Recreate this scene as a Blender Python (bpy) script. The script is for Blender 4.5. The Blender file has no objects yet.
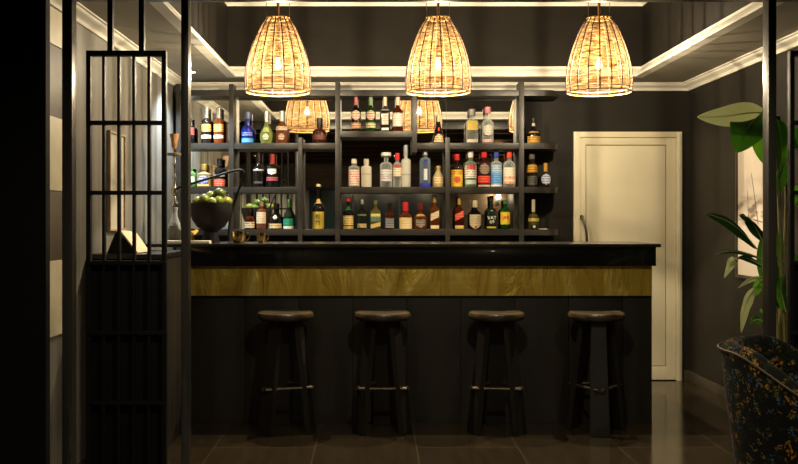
import bpy, bmesh, math, random
from mathutils import Vector, Matrix
PI = math.pi
R = math.radians
random.seed(7)
C = bpy.context.scene.collection
sc = bpy.context.scene

# ------------------------------------------------------------------ camera, world, exposure
F = 958.0            # focal length in pixels of the 798 px wide frame
EYE = 1.37           # camera height
cam = bpy.data.cameras.new('camera')
cam.sensor_width = 36.0
cam.lens = F / 798.0 * 36.0
cam.shift_x = 24.0 / 798.0
cam.shift_y = -12.0 / 798.0
cam.clip_start = 0.05
camo = bpy.data.objects.new('camera', cam)
C.objects.link(camo)
camo.location = (0, 0, EYE)
camo.rotation_euler = (R(90), 0, 0)
sc.camera = camo

w = bpy.data.worlds.new('night')
sc.world = w
w.use_nodes = True
w.node_tree.nodes['Background'].inputs[0].default_value = (0.9, 0.75, 0.55, 1)
w.node_tree.nodes['Background'].inputs[1].default_value = 0.004

sc.view_settings.view_transform = 'Standard'
sc.view_settings.look = 'None'
sc.view_settings.exposure = 0.15
sc.view_settings.gamma = 1.0
sc.view_settings.use_curve_mapping = False
sc.cycles.use_denoising = True
sc.cycles.max_bounces = 10
sc.cycles.diffuse_bounces = 4
sc.cycles.glossy_bounces = 5
sc.cycles.transmission_bounces = 6
sc.cycles.transparent_max_bounces = 12
sc.cycles.sample_clamp_indirect = 3.0
sc.cycles.caustics_reflective = False
sc.cycles.caustics_refractive = False

LAMP_W = 165.0          # each rattan lamp's bulb
DOWN_W = 60.0          # base power of the added dining-side fill spots
COOL_W = 130.0          # cool spot in the left soffit
WARM = (1.0, 0.83, 0.56)
COOL = (0.72, 0.86, 1.0)


def light(name, kind, loc, power, col, parent=None, **kw):
    d = bpy.data.lights.new(name, kind)
    d.energy = power
    d.color = col
    for k, v in kw.items():
        setattr(d, k, v)
    o = bpy.data.objects.new(name, d)
    C.objects.link(o)
    o.location = loc
    o.parent = parent
    return o


# ------------------------------------------------------------------ helpers
def lin(r, g, b):
    def f(c):
        c /= 255.0
        return c / 12.92 if c <= 0.04045 else ((c + 0.055) / 1.055) ** 2.4
    return (f(r), f(g), f(b), 1.0)


def P(px, py, D):
    """world point seen at pixel (px, py) at depth D"""
    return Vector(((px - 375.0) * D / F, D, EYE + (220.0 - py) * D / F))


def PX(px, D):
    return (px - 375.0) * D / F


def PZ(py, D):
    return EYE + (220.0 - py) * D / F


def tag(o, label=None, cat=None, group=None, kind=None):
    if label: o['label'] = label
    if cat: o['category'] = cat
    if group: o['group'] = group
    if kind: o['kind'] = kind
    return o


def empty(name, loc, rz=0.0):
    o = bpy.data.objects.new(name, None)
    C.objects.link(o)
    o.empty_display_size = 0.05
    o.location = loc
    o.rotation_euler = (0, 0, rz)
    return o


def kids(o):
    return [c for c in bpy.data.objects if c.parent == o]


def copy_tree(o, parent=None):
    c = o.copy()
    C.objects.link(c)
    c.parent = parent
    for ch in kids(o):
        copy_tree(ch, c)
    return c


def obj(name, bm, m, parent=None, smooth=35, loc=None):
    me = bpy.data.meshes.new(name)
    bmesh.ops.recalc_face_normals(bm, faces=bm.faces)
    bm.to_mesh(me)
    bm.free()
    ms = m if isinstance(m, (list, tuple)) else [m]
    for k in ms:
        me.materials.append(k)
    if smooth:
        for p in me.polygons:
            p.use_smooth = True
        me.set_sharp_from_angle(angle=R(smooth))
    o = bpy.data.objects.new(name, me)
    C.objects.link(o)
    o.parent = parent
    if loc is not None:
        o.location = loc
    return o


def struct(name, bm, m, label, cat, smooth=35):
    o = obj(name, bm, m, None, smooth)
    return tag(o, label, cat, kind='structure')


def BM():
    return bmesh.new()


def box(bm, x0, x1, y0, y1, z0, z1, bev=0.0, mi=0):
    if x0 > x1: x0, x1 = x1, x0
    if y0 > y1: y0, y1 = y1, y0
    if z0 > z1: z0, z1 = z1, z0
    vs = [bm.verts.new(p) for p in ((x0, y0, z0), (x1, y0, z0), (x1, y1, z0), (x0, y1, z0),
                                   (x0, y0, z1), (x1, y0, z1), (x1, y1, z1), (x0, y1, z1))]
    fs = []
    for q in ((0, 3, 2, 1), (4, 5, 6, 7), (0, 1, 5, 4), (1, 2, 6, 5), (2, 3, 7, 6), (3, 0, 4, 7)):
        f = bm.faces.new([vs[i] for i in q])
        f.material_index = mi
        fs.append(f)
    if bev:
        es = list({e for f in fs for e in f.edges})
        bmesh.ops.bevel(bm, geom=es, offset=bev, segments=2, profile=0.7, affect='EDGES')
    return vs


def hexa(bm, pts, mi=0):
    """eight corners: four bottom then four top, same order"""
    vs = [bm.verts.new(p) for p in pts]
    for q in ((0, 3, 2, 1), (4, 5, 6, 7), (0, 1, 5, 4), (1, 2, 6, 5), (2, 3, 7, 6), (3, 0, 4, 7)):
        f = bm.faces.new([vs[i] for i in q])
        f.material_index = mi


def lathe(bm, prof, n=32, cx=0, cy=0, cap=True):
    """prof: (radius, z) bottom to top"""
    rings = []
    for r, z in prof:
        if r < 1e-6:
            rings.append([bm.verts.new((cx, cy, z))])
        else:
            rings.append([bm.verts.new((cx + r * math.cos(2 * PI * i / n), cy + r * math.sin(2 * PI * i / n), z)) for i in range(n)])
    for a, b in zip(rings[:-1], rings[1:]):
        for i in range(n):
            j = (i + 1) % n
            if len(a) == 1 and len(b) == 1:
                continue
            if len(a) == 1:
                bm.faces.new((a[0], b[j], b[i]))
            elif len(b) == 1:
                bm.faces.new((a[i], a[j], b[0]))
            else:
                bm.faces.new((a[i], a[j], b[j], b[i]))
    if cap:
        if len(rings[0]) > 1: bm.faces.new(list(reversed(rings[0])))
        if len(rings[-1]) > 1: bm.faces.new(rings[-1])


def tube(bm, pts, r, n=8, closed=False):
    pts = [Vector(p) for p in pts]
    rad = r if isinstance(r, (list, tuple)) else [r] * len(pts)
    rings = []
    up = None
    L = len(pts)
    for i, p in enumerate(pts):
        if closed:
            t = (pts[(i + 1) % L] - pts[i - 1]).normalized()
        else:
            t = (pts[min(i + 1, L - 1)] - pts[max(i - 1, 0)]).normalized()
        if up is None:
            up = Vector((0, 0, 1)) if abs(t.z) < 0.9 else Vector((1, 0, 0))
        a = t.cross(up)
        if a.length < 1e-5:
            a = t.cross(Vector((0, 1, 0.01)))
        a.normalize()
        b = a.cross(t).normalized()
        up = b
        rings.append([bm.verts.new(p + rad[i] * (math.cos(2 * PI * k / n) * a + math.sin(2 * PI * k / n) * b)) for k in range(n)])
    m = L if closed else L - 1
    for i in range(m):
        A, B = rings[i], rings[(i + 1) % L]
        for k in range(n):
            j = (k + 1) % n
            bm.faces.new((A[k], A[j], B[j], B[k]))
    if not closed:
        bm.faces.new(list(reversed(rings[0])))
        bm.faces.new(rings[-1])


def spline(ctrl, n=24):
    """Catmull-Rom through the control points"""
    c = [Vector(p) for p in ctrl]
    c = [c[0] * 2 - c[1]] + c + [c[-1] * 2 - c[-2]]
    out = []
    segs = len(c) - 3
    for s in range(segs):
        p0, p1, p2, p3 = c[s:s + 4]
        m = max(2, n // segs)
        for i in range(m):
            t = i / m
            out.append(0.5 * ((2 * p1) + (-p0 + p2) * t + (2 * p0 - 5 * p1 + 4 * p2 - p3) * t * t + (-p0 + 3 * p1 - 3 * p2 + p3) * t ** 3))
    out.append(c[-2].copy())
    return out


def prism(bm, poly, z0, z1, bev=0.0):
    lo = [bm.verts.new((x, y, z0)) for x, y in poly]
    hi = [bm.verts.new((x, y, z1)) for x, y in poly]
    n = len(poly)
    fs = [bm.faces.new(list(reversed(lo))), bm.faces.new(hi)]
    for i in range(n):
        j = (i + 1) % n
        fs.append(bm.faces.new((lo[i], lo[j], hi[j], hi[i])))
    if bev:
        es = [e for f in fs[:2] for e in f.edges]
        bmesh.ops.bevel(bm, geom=es, offset=bev, segments=2, profile=0.7, affect='EDGES')


def rect_ring(bm, x0, x1, y0, y1, prof):
    """sweep a closed profile of (inset, z) round the inside of a rectangle"""
    loops = []
    for o, z in prof:
        loops.append([bm.verts.new(p) for p in ((x0 + o, y0 + o, z), (x1 - o, y0 + o, z), (x1 - o, y1 - o, z), (x0 + o, y1 - o, z))])
    n = len(prof)
    for i in range(n):
        A, B = loops[i], loops[(i + 1) % n]
        for k in range(4):
            j = (k + 1) % 4
            bm.faces.new((A[k], A[j], B[j], B[k]))


# ------------------------------------------------------------------ materials
def mat(name, col, rough=0.5, metal=0.0, spec=0.5, trans=0.0, ior=1.45, coat=0.0, emit=None, es=0.0):
    m = bpy.data.materials.new(name)
    m.use_nodes = True
    b = m.node_tree.nodes['Principled BSDF']
    b.inputs['Base Color'].default_value = col
    b.inputs['Roughness'].default_value = rough
    b.inputs['Metallic'].default_value = metal
    b.inputs['Specular IOR Level'].default_value = spec
    b.inputs['Transmission Weight'].default_value = trans
    b.inputs['IOR'].default_value = ior
    b.inputs['Coat Weight'].default_value = coat
    if emit:
        b.inputs['Emission Color'].default_value = emit
        b.inputs['Emission Strength'].default_value = es
    return m


def N(m, t, **kw):
    n = m.node_tree.nodes.new(t)
    for k, v in kw.items():
        setattr(n, k, v)
    return n


def L(m, a, b):
    m.node_tree.links.new(a, b)


def coords(m, scale=(1, 1, 1), loc=(0, 0, 0), rot=(0, 0, 0), out='Object'):
    tc = N(m, 'ShaderNodeTexCoord')
    mp = N(m, 'ShaderNodeMapping')
    mp.inputs['Scale'].default_value = scale
    mp.inputs['Location'].default_value = loc
    mp.inputs['Rotation'].default_value = rot
    L(m, tc.outputs[out], mp.inputs['Vector'])
    return mp.outputs['Vector']


def ramp(m, fac, stops, interp='LINEAR'):
    r = N(m, 'ShaderNodeValToRGB')
    r.color_ramp.interpolation = interp
    e = r.color_ramp.elements
    e[0].position, e[0].color = stops[0]
    e[1].position, e[1].color = stops[-1]
    for p, c in stops[1:-1]:
        k = e.new(p)
        k.color = c
    L(m, fac, r.inputs['Fac'])
    return r.outputs['Color']


def noisy(name, c1, c2, scale=(4, 4, 4), rough=0.5, detail=4, bump=0.0, metal=0.0, spec=0.5, coat=0.0, lo=0.35, hi=0.65, rough2=None):
    m = mat(name, c1, rough, metal, spec, coat=coat)
    b = m.node_tree.nodes['Principled BSDF']
    v = coords(m, scale)
    n = N(m, 'ShaderNodeTexNoise')
    n.inputs['Scale'].default_value = 1.0
    n.inputs['Detail'].default_value = detail
    L(m, v, n.inputs['Vector'])
    L(m, ramp(m, n.outputs['Fac'], [(lo, c1), (hi, c2)]), b.inputs['Base Color'])
    if rough2 is not None:
        mr = N(m, 'ShaderNodeMapRange')
        mr.inputs['To Min'].default_value = rough
        mr.inputs['To Max'].default_value = rough2
        L(m, n.outputs['Fac'], mr.inputs['Value'])
        L(m, mr.outputs['Result'], b.inputs['Roughness'])
    if bump:
        bp = N(m, 'ShaderNodeBump')
        bp.inputs['Strength'].default_value = bump
        bp.inputs['Distance'].default_value = 0.01
        L(m, n.outputs['Fac'], bp.inputs['Height'])
        L(m, bp.outputs['Normal'], b.inputs['Normal'])
    return m


M = {}
M['wall'] = noisy('brown_paint', lin(37, 34, 29), lin(43, 39, 33), (3, 3, 1.2), 0.6, bump=0.05, spec=0.25)
M['wall_left'] = noisy('greige_paint', lin(104, 101, 93), lin(126, 122, 112), (14, 14, 0.6), 0.4, bump=0.05)
M['black_wall'] = noisy('black_paint', lin(8, 8, 8), lin(11, 10, 10), (5, 5, 5), 0.7, spec=0.15)
M['soffit'] = noisy('soffit_paint', lin(160, 154, 138), lin(170, 163, 147), (2, 2, 2), 0.6)
M['coffer'] = noisy('coffer_paint', lin(30, 26, 21), lin(35, 31, 25), (2, 2, 2), 0.7, spec=0.2)
M['ceil_top'] = noisy('ceiling_paint', lin(60, 52, 43), lin(66, 58, 48), (2, 2, 2), 0.6)
M['crown'] = noisy('cream_plaster', lin(244, 238, 222), lin(248, 243, 230), (6, 6, 6), 0.45)
M['base'] = noisy('skirting_paint', lin(70, 62, 52), lin(78, 69, 58), (6, 6, 6), 0.3)
M['door'] = noisy('cream_lacquer', lin(232, 222, 190), lin(238, 228, 198), (0.8, 0.8, 3), 0.32)
M['groove'] = mat('door_groove', lin(120, 104, 74), 0.5)
M['steel'] = mat('brushed_steel', lin(150, 144, 132), 0.28, 1.0)
M['frame_metal'] = noisy('charcoal_metal', lin(38, 36, 34), lin(44, 42, 39), (8, 8, 2), 0.3, spec=0.6)
M['lattice'] = noisy('black_metal', lin(12, 11, 10), lin(15, 14, 13), (8, 8, 2), 0.5, spec=0.2)
M['panel_black'] = noisy('bar_front_wood', lin(34, 30, 25), lin(46, 41, 34), (9, 9, 0.7), 0.42, detail=6, bump=0.06)
M['fascia'] = noisy('black_lacquer', lin(16, 15, 14), lin(20, 19, 18), (4, 4, 4), 0.22, coat=0.3)
M['slab'] = noisy('black_stone', lin(40, 37, 33), lin(52, 48, 43), (7, 7, 7), 0.22, spec=0.6)
M['shelf'] = noisy('dark_shelf_wood', lin(40, 37, 32), lin(49, 45, 39), (3, 12, 12), 0.38, bump=0.04)
M['mirror'] = mat('mirror_glass', (0.92, 0.93, 0.90, 1), 0.012, 1.0)
M['stool_seat'] = noisy('worn_seat_wood', lin(78, 66, 48), lin(48, 40, 30), (5, 18, 5), 0.26, detail=6, bump=0.08)
M['stool_leg'] = noisy('dark_leg_wood', lin(26, 24, 20), lin(34, 30, 25), (12, 12, 1.5), 0.4, bump=0.05)
M['foot_rail'] = mat('stool_rail_iron', lin(84, 75, 60), 0.4, 0.6)
M['bowl_black'] = noisy('matte_black_ceramic', lin(15, 13, 11), lin(20, 18, 15), (12, 12, 12), 0.65)
M['gold'] = mat('polished_gold', lin(214, 184, 112), 0.12, 1.0)
M['white_cloth'] = noisy('white_cloth', lin(216, 212, 200), lin(228, 224, 212), (60, 60, 60), 0.8, bump=0.2)
M['black_plastic'] = mat('black_plastic', lin(16, 15, 14), 0.55, spec=0.3)
M['cream_card'] = noisy('cream_card', lin(238, 222, 186), lin(230, 212, 172), (20, 20, 20), 0.6)
M['chrome'] = mat('chrome', lin(214, 210, 200), 0.1, 1.0)
M['clay'] = noisy('terracotta', lin(196, 146, 98), lin(180, 126, 80), (30, 30, 30), 0.7)
M['clear'] = mat('clear_glass', (0.92, 0.95, 0.93, 1), 0.03, 0, 0.5, 0.85, 1.3)
M['rope'] = noisy('rope_cord', lin(176, 122, 66), lin(146, 96, 50), (40, 40, 120), 0.8, bump=0.3)
M['wire'] = mat('thin_wire', lin(150, 116, 76), 0.4, 0.6)
M['rib'] = noisy('rattan_rib', lin(48, 28, 13), lin(62, 38, 18), (20, 20, 20), 0.7)
M['rim'] = noisy('rattan_rim', lin(214, 168, 100), lin(176, 126, 66), (40, 40, 40), 0.7)
def bulb_mat():
    m = bpy.data.materials.new('lit_bulb')
    m.use_nodes = True
    nt = m.node_tree
    nt.nodes.remove(nt.nodes['Principled BSDF'])
    e = N(m, 'ShaderNodeEmission')
    e.inputs['Color'].default_value = (1.0, 0.86, 0.62, 1)
    e.inputs['Strength'].default_value = 8.0
    t = N(m, 'ShaderNodeBsdfTransparent')
    mx = N(m, 'ShaderNodeMixShader')
    mx.inputs[0].default_value = 0.3
    L(m, t.outputs[0], mx.inputs[1])
    L(m, e.outputs[0], mx.inputs[2])
    L(m, mx.outputs[0], nt.nodes['Material Output'].inputs['Surface'])
    return m
M['bulb'] = bulb_mat()
M['spot_lens'] = mat('lit_spot_lens', (1, 1, 1, 1), 0.3, emit=(0.85, 0.93, 1.0, 1), es=30.0)
M['spot_lens_warm'] = mat('lit_warm_lens', (1, 1, 1, 1), 0.3, emit=(1, 0.76, 0.45, 1), es=12.0)
M['trunk'] = noisy('plant_stem', lin(150, 134, 80), lin(106, 104, 52), (20, 20, 3), 0.6)
M['soil'] = noisy('soil', lin(38, 28, 20), lin(54, 40, 28), (60, 60, 60), 0.95, bump=0.5)
M['pot'] = noisy('dark_pot', lin(40, 37, 34), lin(52, 47, 42), (9, 9, 9), 0.5)
M['pic_frame'] = mat('dark_picture_frame', lin(58, 50, 40), 0.4)
M['taupe_frame'] = noisy('taupe_picture_frame', lin(176, 152, 122), lin(158, 134, 106), (3, 3, 20), 0.5)


def floor_mat():
    m = mat('brown_floor_tile', lin(70, 58, 44), 0.2, spec=0.5)
    b = m.node_tree.nodes['Principled BSDF']
    tc = N(m, 'ShaderNodeTexCoord')
    sp = N(m, 'ShaderNodeSeparateXYZ')
    L(m, tc.outputs['Object'], sp.inputs[0])
    cb = N(m, 'ShaderNodeCombineXYZ')
    ax = N(m, 'ShaderNodeMath', operation='ADD'); ax.inputs[1].default_value = 6.1 - 0.25
    ay = N(m, 'ShaderNodeMath', operation='ADD'); ay.inputs[1].default_value = 12.2 - 7.6
    L(m, sp.outputs['X'], ax.inputs[0]); L(m, sp.outputs['Y'], ay.inputs[0])
    L(m, ay.outputs[0], cb.inputs['X']); L(m, ax.outputs[0], cb.inputs['Y'])
    br = N(m, 'ShaderNodeTexBrick')
    br.offset = 0.5
    br.inputs['Scale'].default_value = 1.0
    br.inputs['Brick Width'].default_value = 1.22
    br.inputs['Row Height'].default_value = 0.61
    br.inputs['Mortar Size'].default_value = 0.003
    br.inputs['Mortar Smooth'].default_value = 0.1
    br.inputs['Color1'].default_value = lin(54, 45, 32)
    br.inputs['Color2'].default_value = lin(48, 40, 29)
    br.inputs['Mortar'].default_value = lin(84, 71, 50)
    L(m, cb.outputs[0], br.inputs['Vector'])
    nz = N(m, 'ShaderNodeTexNoise')
    nz.inputs['Scale'].default_value = 1.0
    nz.inputs['Detail'].default_value = 6
    L(m, coords(m, (14, 2.0, 2)), nz.inputs['Vector'])
    mx = N(m, 'ShaderNodeMix', data_type='RGBA', blend_type='MULTIPLY')
    mx.inputs[0].default_value = 0.6
    L(m, br.outputs['Color'], mx.inputs[6])
    L(m, ramp(m, nz.outputs['Fac'], [(0.3, (0.55, 0.55, 0.55, 1)), (0.7, (1, 1, 1, 1))]), mx.inputs[7])
    L(m, mx.outputs[2], b.inputs['Base Color'])
    mr = N(m, 'ShaderNodeMapRange')
    mr.inputs['To Min'].default_value = 0.07
    mr.inputs['To Max'].default_value = 0.2
    L(m, nz.outputs['Fac'], mr.inputs['Value'])
    L(m, mr.outputs['Result'], b.inputs['Roughness'])
    bp = N(m, 'ShaderNodeBump', invert=True)
    bp.inputs['Strength'].default_value = 0.3
    bp.inputs['Distance'].default_value = 0.004
    L(m, br.outputs['Fac'], bp.inputs['Height'])
    L(m, bp.outputs['Normal'], b.inputs['Normal'])
    return m


def brass_mat():
    m = mat('hammered_brass', lin(214, 184, 84), 0.46, 0.4)
    b = m.node_tree.nodes['Principled BSDF']
    n = N(m, 'ShaderNodeTexNoise')
    n.inputs['Scale'].default_value = 1.0
    n.inputs['Detail'].default_value = 5
    n.inputs['Distortion'].default_value = 1.6
    L(m, coords(m, (5, 5, 1.6)), n.inputs['Vector'])
    n2 = N(m, 'ShaderNodeTexNoise')
    n2.inputs['Scale'].default_value = 1.0
    n2.inputs['Detail'].default_value = 5
    L(m, coords(m, (3, 3, 40)), n2.inputs['Vector'])
    L(m, ramp(m, n.outputs['Fac'], [(0.26, lin(196, 160, 56)), (0.5, lin(228, 194, 82)), (0.62, lin(238, 208, 100)), (0.74, lin(252, 236, 156))]), b.inputs['Base Color'])
    mr = N(m, 'ShaderNodeMapRange')
    mr.inputs['To Min'].default_value = 0.3
    mr.inputs['To Max'].default_value = 0.5
    L(m, n2.outputs['Fac'], mr.inputs['Value'])
    L(m, mr.outputs['Result'], b.inputs['Roughness'])
    bp = N(m, 'ShaderNodeBump')
    bp.inputs['Strength'].default_value = 0.8
    bp.inputs['Distance'].default_value = 0.05
    L(m, n.outputs['Fac'], bp.inputs['Height'])
    bp2 = N(m, 'ShaderNodeBump')
    bp2.inputs['Strength'].default_value = 0.45
    bp2.inputs['Distance'].default_value = 0.004
    L(m, n2.outputs['Fac'], bp2.inputs['Height'])
    L(m, bp.outputs['Normal'], bp2.inputs['Normal'])
    L(m, bp2.outputs['Normal'], b.inputs['Normal'])
    return m


def rattan_mat():
    m = bpy.data.materials.new('woven_rattan')
    m.use_nodes = True
    nt = m.node_tree
    nt.nodes.remove(nt.nodes['Principled BSDF'])
    out = nt.nodes['Material Output']
    v = coords(m, (1, 1, 1))
    wv = N(m, 'ShaderNodeTexWave', wave_type='BANDS', bands_direction='Z')
    wv.inputs['Scale'].default_value = 30.0
    wv.inputs['Distortion'].default_value = 2.2
    wv.inputs['Detail'].default_value = 3
    wv.inputs['Detail Scale'].default_value = 2.5
    L(m, v, wv.inputs['Vector'])
    nz = N(m, 'ShaderNodeTexNoise')
    nz.inputs['Scale'].default_value = 1.0
    nz.inputs['Detail'].default_value = 3
    L(m, coords(m, (16, 16, 110)), nz.inputs['Vector'])
    col = ramp(m, nz.outputs['Fac'], [(0.36, lin(28, 16, 7)), (0.5, lin(68, 48, 26)), (0.64, lin(110, 88, 56))])
    dif = N(m, 'ShaderNodeBsdfDiffuse')
    trl = N(m, 'ShaderNodeBsdfTranslucent')
    trp = N(m, 'ShaderNodeBsdfTransparent')
    L(m, col, dif.inputs['Color'])
    L(m, col, trl.inputs['Color'])
    mx = N(m, 'ShaderNodeMixShader')
    mx.inputs[0].default_value = 0.5
    L(m, dif.outputs[0], mx.inputs[1])
    L(m, trl.outputs[0], mx.inputs[2])
    ad = N(m, 'ShaderNodeMath', operation='MULTIPLY')
    L(m, wv.outputs['Fac'], ad.inputs[0])
    L(m, nz.outputs['Fac'], ad.inputs[1])
    hole = ramp(m, ad.outputs[0], [(0.10, (0.88, 0.88, 0.88, 1)), (0.34, (0.19, 0.19, 0.19, 1))])
    mx2 = N(m, 'ShaderNodeMixShader')
    L(m, hole, mx2.inputs[0])
    L(m, mx.outputs[0], mx2.inputs[1])
    L(m, trp.outputs[0], mx2.inputs[2])
    bp = N(m, 'ShaderNodeBump')
    bp.inputs['Strength'].default_value = 0.6
    bp.inputs['Distance'].default_value = 0.006
    L(m, wv.outputs['Fac'], bp.inputs['Height'])
    L(m, bp.outputs['Normal'], dif.inputs['Normal'])
    L(m, mx2.outputs[0], out.inputs['Surface'])
    return m


def leaf_mat(name, c1, c2, tr):
    m = bpy.data.materials.new(name)
    m.use_nodes = True
    nt = m.node_tree
    b = nt.nodes['Principled BSDF']
    out = nt.nodes['Material Output']
    wv = N(m, 'ShaderNodeTexWave', wave_type='BANDS', bands_direction='X')
    wv.inputs['Scale'].default_value = 9.0
    wv.inputs['Distortion'].default_value = 1.0
    L(m, coords(m, (1, 1, 1), out='UV'), wv.inputs['Vector'])
    col = ramp(m, wv.outputs['Fac'], [(0.2, c1), (0.9, c2)])
    L(m, col, b.inputs['Base Color'])
    b.inputs['Roughness'].default_value = 0.34
    t = N(m, 'ShaderNodeBsdfTranslucent')
    L(m, col, t.inputs['Color'])
    mx = N(m, 'ShaderNodeMixShader')
    mx.inputs[0].default_value = tr
    L(m, b.outputs[0], mx.inputs[1])
    L(m, t.outputs[0], mx.inputs[2])
    L(m, mx.outputs[0], out.inputs['Surface'])
    return m


def floral_mat():
    m = mat('dark_floral_velvet', lin(20, 24, 20), 0.9, spec=0.1)
    b = m.node_tree.nodes['Principled BSDF']
    b.inputs['Sheen Weight'].default_value = 0.04
    b.inputs['Sheen Roughness'].default_value = 0.4
    v = coords(m, (1, 1, 1))
    dn = N(m, 'ShaderNodeTexNoise')
    dn.inputs['Scale'].default_value = 14.0
    dn.inputs['Detail'].default_value = 3
    L(m, v, dn.inputs['Vector'])
    dm = N(m, 'ShaderNodeMix', data_type='RGBA', blend_type='ADD')
    dm.inputs[0].default_value = 0.09
    L(m, v, dm.inputs[6]); L(m, dn.outputs['Color'], dm.inputs[7])
    base = lin(13, 15, 12)
    prev = None
    layers = [(17.0, 0.42, lin(34, 42, 20), 3.1), (10.5, 0.33, lin(134, 88, 26), 0.0), (11.0, 0.32, lin(58, 72, 88), 5.7), (22.0, 0.32, lin(120, 102, 44), 9.3)]
    for sc_, th, c, off in layers:
        vo = N(m, 'ShaderNodeTexVoronoi')
        vo.inputs['Scale'].default_value = sc_
        mp = N(m, 'ShaderNodeMapping')
        mp.inputs['Location'].default_value = (off, off * 0.7, off * 1.3)
        L(m, dm.outputs[2], mp.inputs['Vector'])
        L(m, mp.outputs['Vector'], vo.inputs['Vector'])
        vp = N(m, 'ShaderNodeTexVoronoi')           # petals inside each flower
        vp.inputs['Scale'].default_value = sc_ * 5.5
        L(m, mp.outputs['Vector'], vp.inputs['Vector'])
        a = ramp(m, vo.outputs['Distance'], [(th * 0.9, (1, 1, 1, 1)), (th * 1.25, (0, 0, 0, 1))])
        p = ramp(m, vp.outputs['Distance'], [(0.28, (1, 1, 1, 1)), (0.46, (0, 0, 0, 1))])
        mu = N(m, 'ShaderNodeMath', operation='MULTIPLY')
        L(m, a, mu.inputs[0]); L(m, p, mu.inputs[1])
        mx = N(m, 'ShaderNodeMix', data_type='RGBA')
        L(m, mu.outputs[0], mx.inputs[0])
        if prev is None: mx.inputs[6].default_value = base
        else: L(m, prev, mx.inputs[6])
        mx.inputs[7].default_value = c
        prev = mx.outputs[2]
    L(m, prev, b.inputs['Base Color'])
    return m


def art_mat(name, paper, ink):
    m = mat(name, paper, 0.5)
    b = m.node_tree.nodes['Principled BSDF']
    v = coords(m, (1, 3, 9))
    n = N(m, 'ShaderNodeTexNoise')
    n.inputs['Scale'].default_value = 2.2
    n.inputs['Detail'].default_value = 8
    L(m, v, n.inputs['Vector'])
    tc = N(m, 'ShaderNodeTexCoord')
    sp = N(m, 'ShaderNodeSeparateXYZ')
    L(m, tc.outputs['Generated'], sp.inputs[0])
    band = ramp(m, sp.outputs['Z'], [(0.30, (0, 0, 0, 1)), (0.40, (1, 1, 1, 1)), (0.47, (0.9, 0.9, 0.9, 1)), (0.55, (0, 0, 0, 1))])
    a = ramp(m, n.outputs['Fac'], [(0.45, (0, 0, 0, 1)), (0.62, (1, 1, 1, 1))])
    mu = N(m, 'ShaderNodeMath', operation='MULTIPLY')
    L(m, band, mu.inputs[0]); L(m, a, mu.inputs[1])
    mx = N(m, 'ShaderNodeMix', data_type='RGBA')
    L(m, mu.outputs[0], mx.inputs[0])
    mx.inputs[6].default_value = paper
    mx.inputs[7].default_value = ink
    L(m, mx.outputs[2], b.inputs['Base Color'])
    return m


def lime_mat():
    m = noisy('lime_skin', lin(78, 100, 26), lin(118, 126, 46), (9, 9, 9), 0.35, bump=0.1)
    return m


M['floor'] = floor_mat()
M['brass'] = brass_mat()
M['rattan'] = rattan_mat()
M['leaf'] = leaf_mat('green_leaf', lin(66, 122, 28), lin(90, 148, 42), 0.42)
M['leaf_bright'] = leaf_mat('bright_leaf', lin(104, 168, 34), lin(134, 194, 54), 0.55)
M['leaf_pale'] = leaf_mat('pale_leaf_back', lin(184, 192, 142), lin(206, 208, 164), 0.35)
M['leaf_dark'] = leaf_mat('dark_leaf', lin(30, 62, 22), lin(44, 80, 30), 0.25)
M['floral'] = floral_mat()
M['art'] = art_mat('harbour_print', lin(226, 212, 196), lin(120, 104, 92))
M['art_pale'] = art_mat('pale_print', lin(186, 180, 164), lin(150, 144, 128))
M['lime'] = lime_mat()

# ------------------------------------------------------------------ room shell
XL, XR = -1.67, 2.69       # bar alcove side walls
YB = 8.20                  # back wall
YF = 4.74                  # alcove front (behind the screen)
YR = -3.5                  # rear wall, seen only in the mirror
ZS = 2.535                 # soffit
ZC = 3.15                  # coffer ceiling
ZF = 2.70                  # dining room ceiling
CX0, CX1, CY0, CY1 = -1.21, 2.19, 4.95, 7.84

bm = BM(); box(bm, -4.2, 2.85, YR - 0.15, YB + 0.15, -0.12, 0)
struct('floor', bm, M['floor'], 'dark brown glossy tiled floor with pale grout lines', 'floor')
bm = BM(); box(bm, -1.9, XR + 0.15, YB, YB + 0.15, 0, ZC + 0.1)
struct('wall_back', bm, M['wall'], 'dark brown back wall behind the bottle shelves and door', 'wall')
bm = BM(); box(bm, XR, XR + 0.15, YR, YB, 0, ZC + 0.1)
struct('wall_right', bm, M['wall'], 'dark brown right wall behind the plant', 'wall')
bm = BM(); box(bm, XL - 0.15, XL, YF, YB, 0, ZC + 0.1)
struct('wall_left', bm, M['wall_left'], 'greige left wall behind the black lattice', 'wall')
bm = BM(); box(bm, -4.2, PX(50, YF), 4.68, YF, 0, ZF + 0.1)
struct('wall_front', bm, M['black_wall'], 'black wall filling the left edge of the view', 'wall')
bm = BM(); box(bm, -4.35, -4.2, YR, YF, 0, ZF + 0.1)
struct('wall_dining', bm, M['wall'], 'dining room side wall behind the viewer', 'wall')
bm = BM(); box(bm, -4.2, XR, YR - 0.15, YR, 0, ZF + 0.1)
struct('wall_rear', bm, noisy('rear_wood', lin(112, 86, 58), lin(84, 62, 42), (1.2, 1, 9), 0.5), 'brown dining room wall reflected in the mirror', 'wall')

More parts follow.
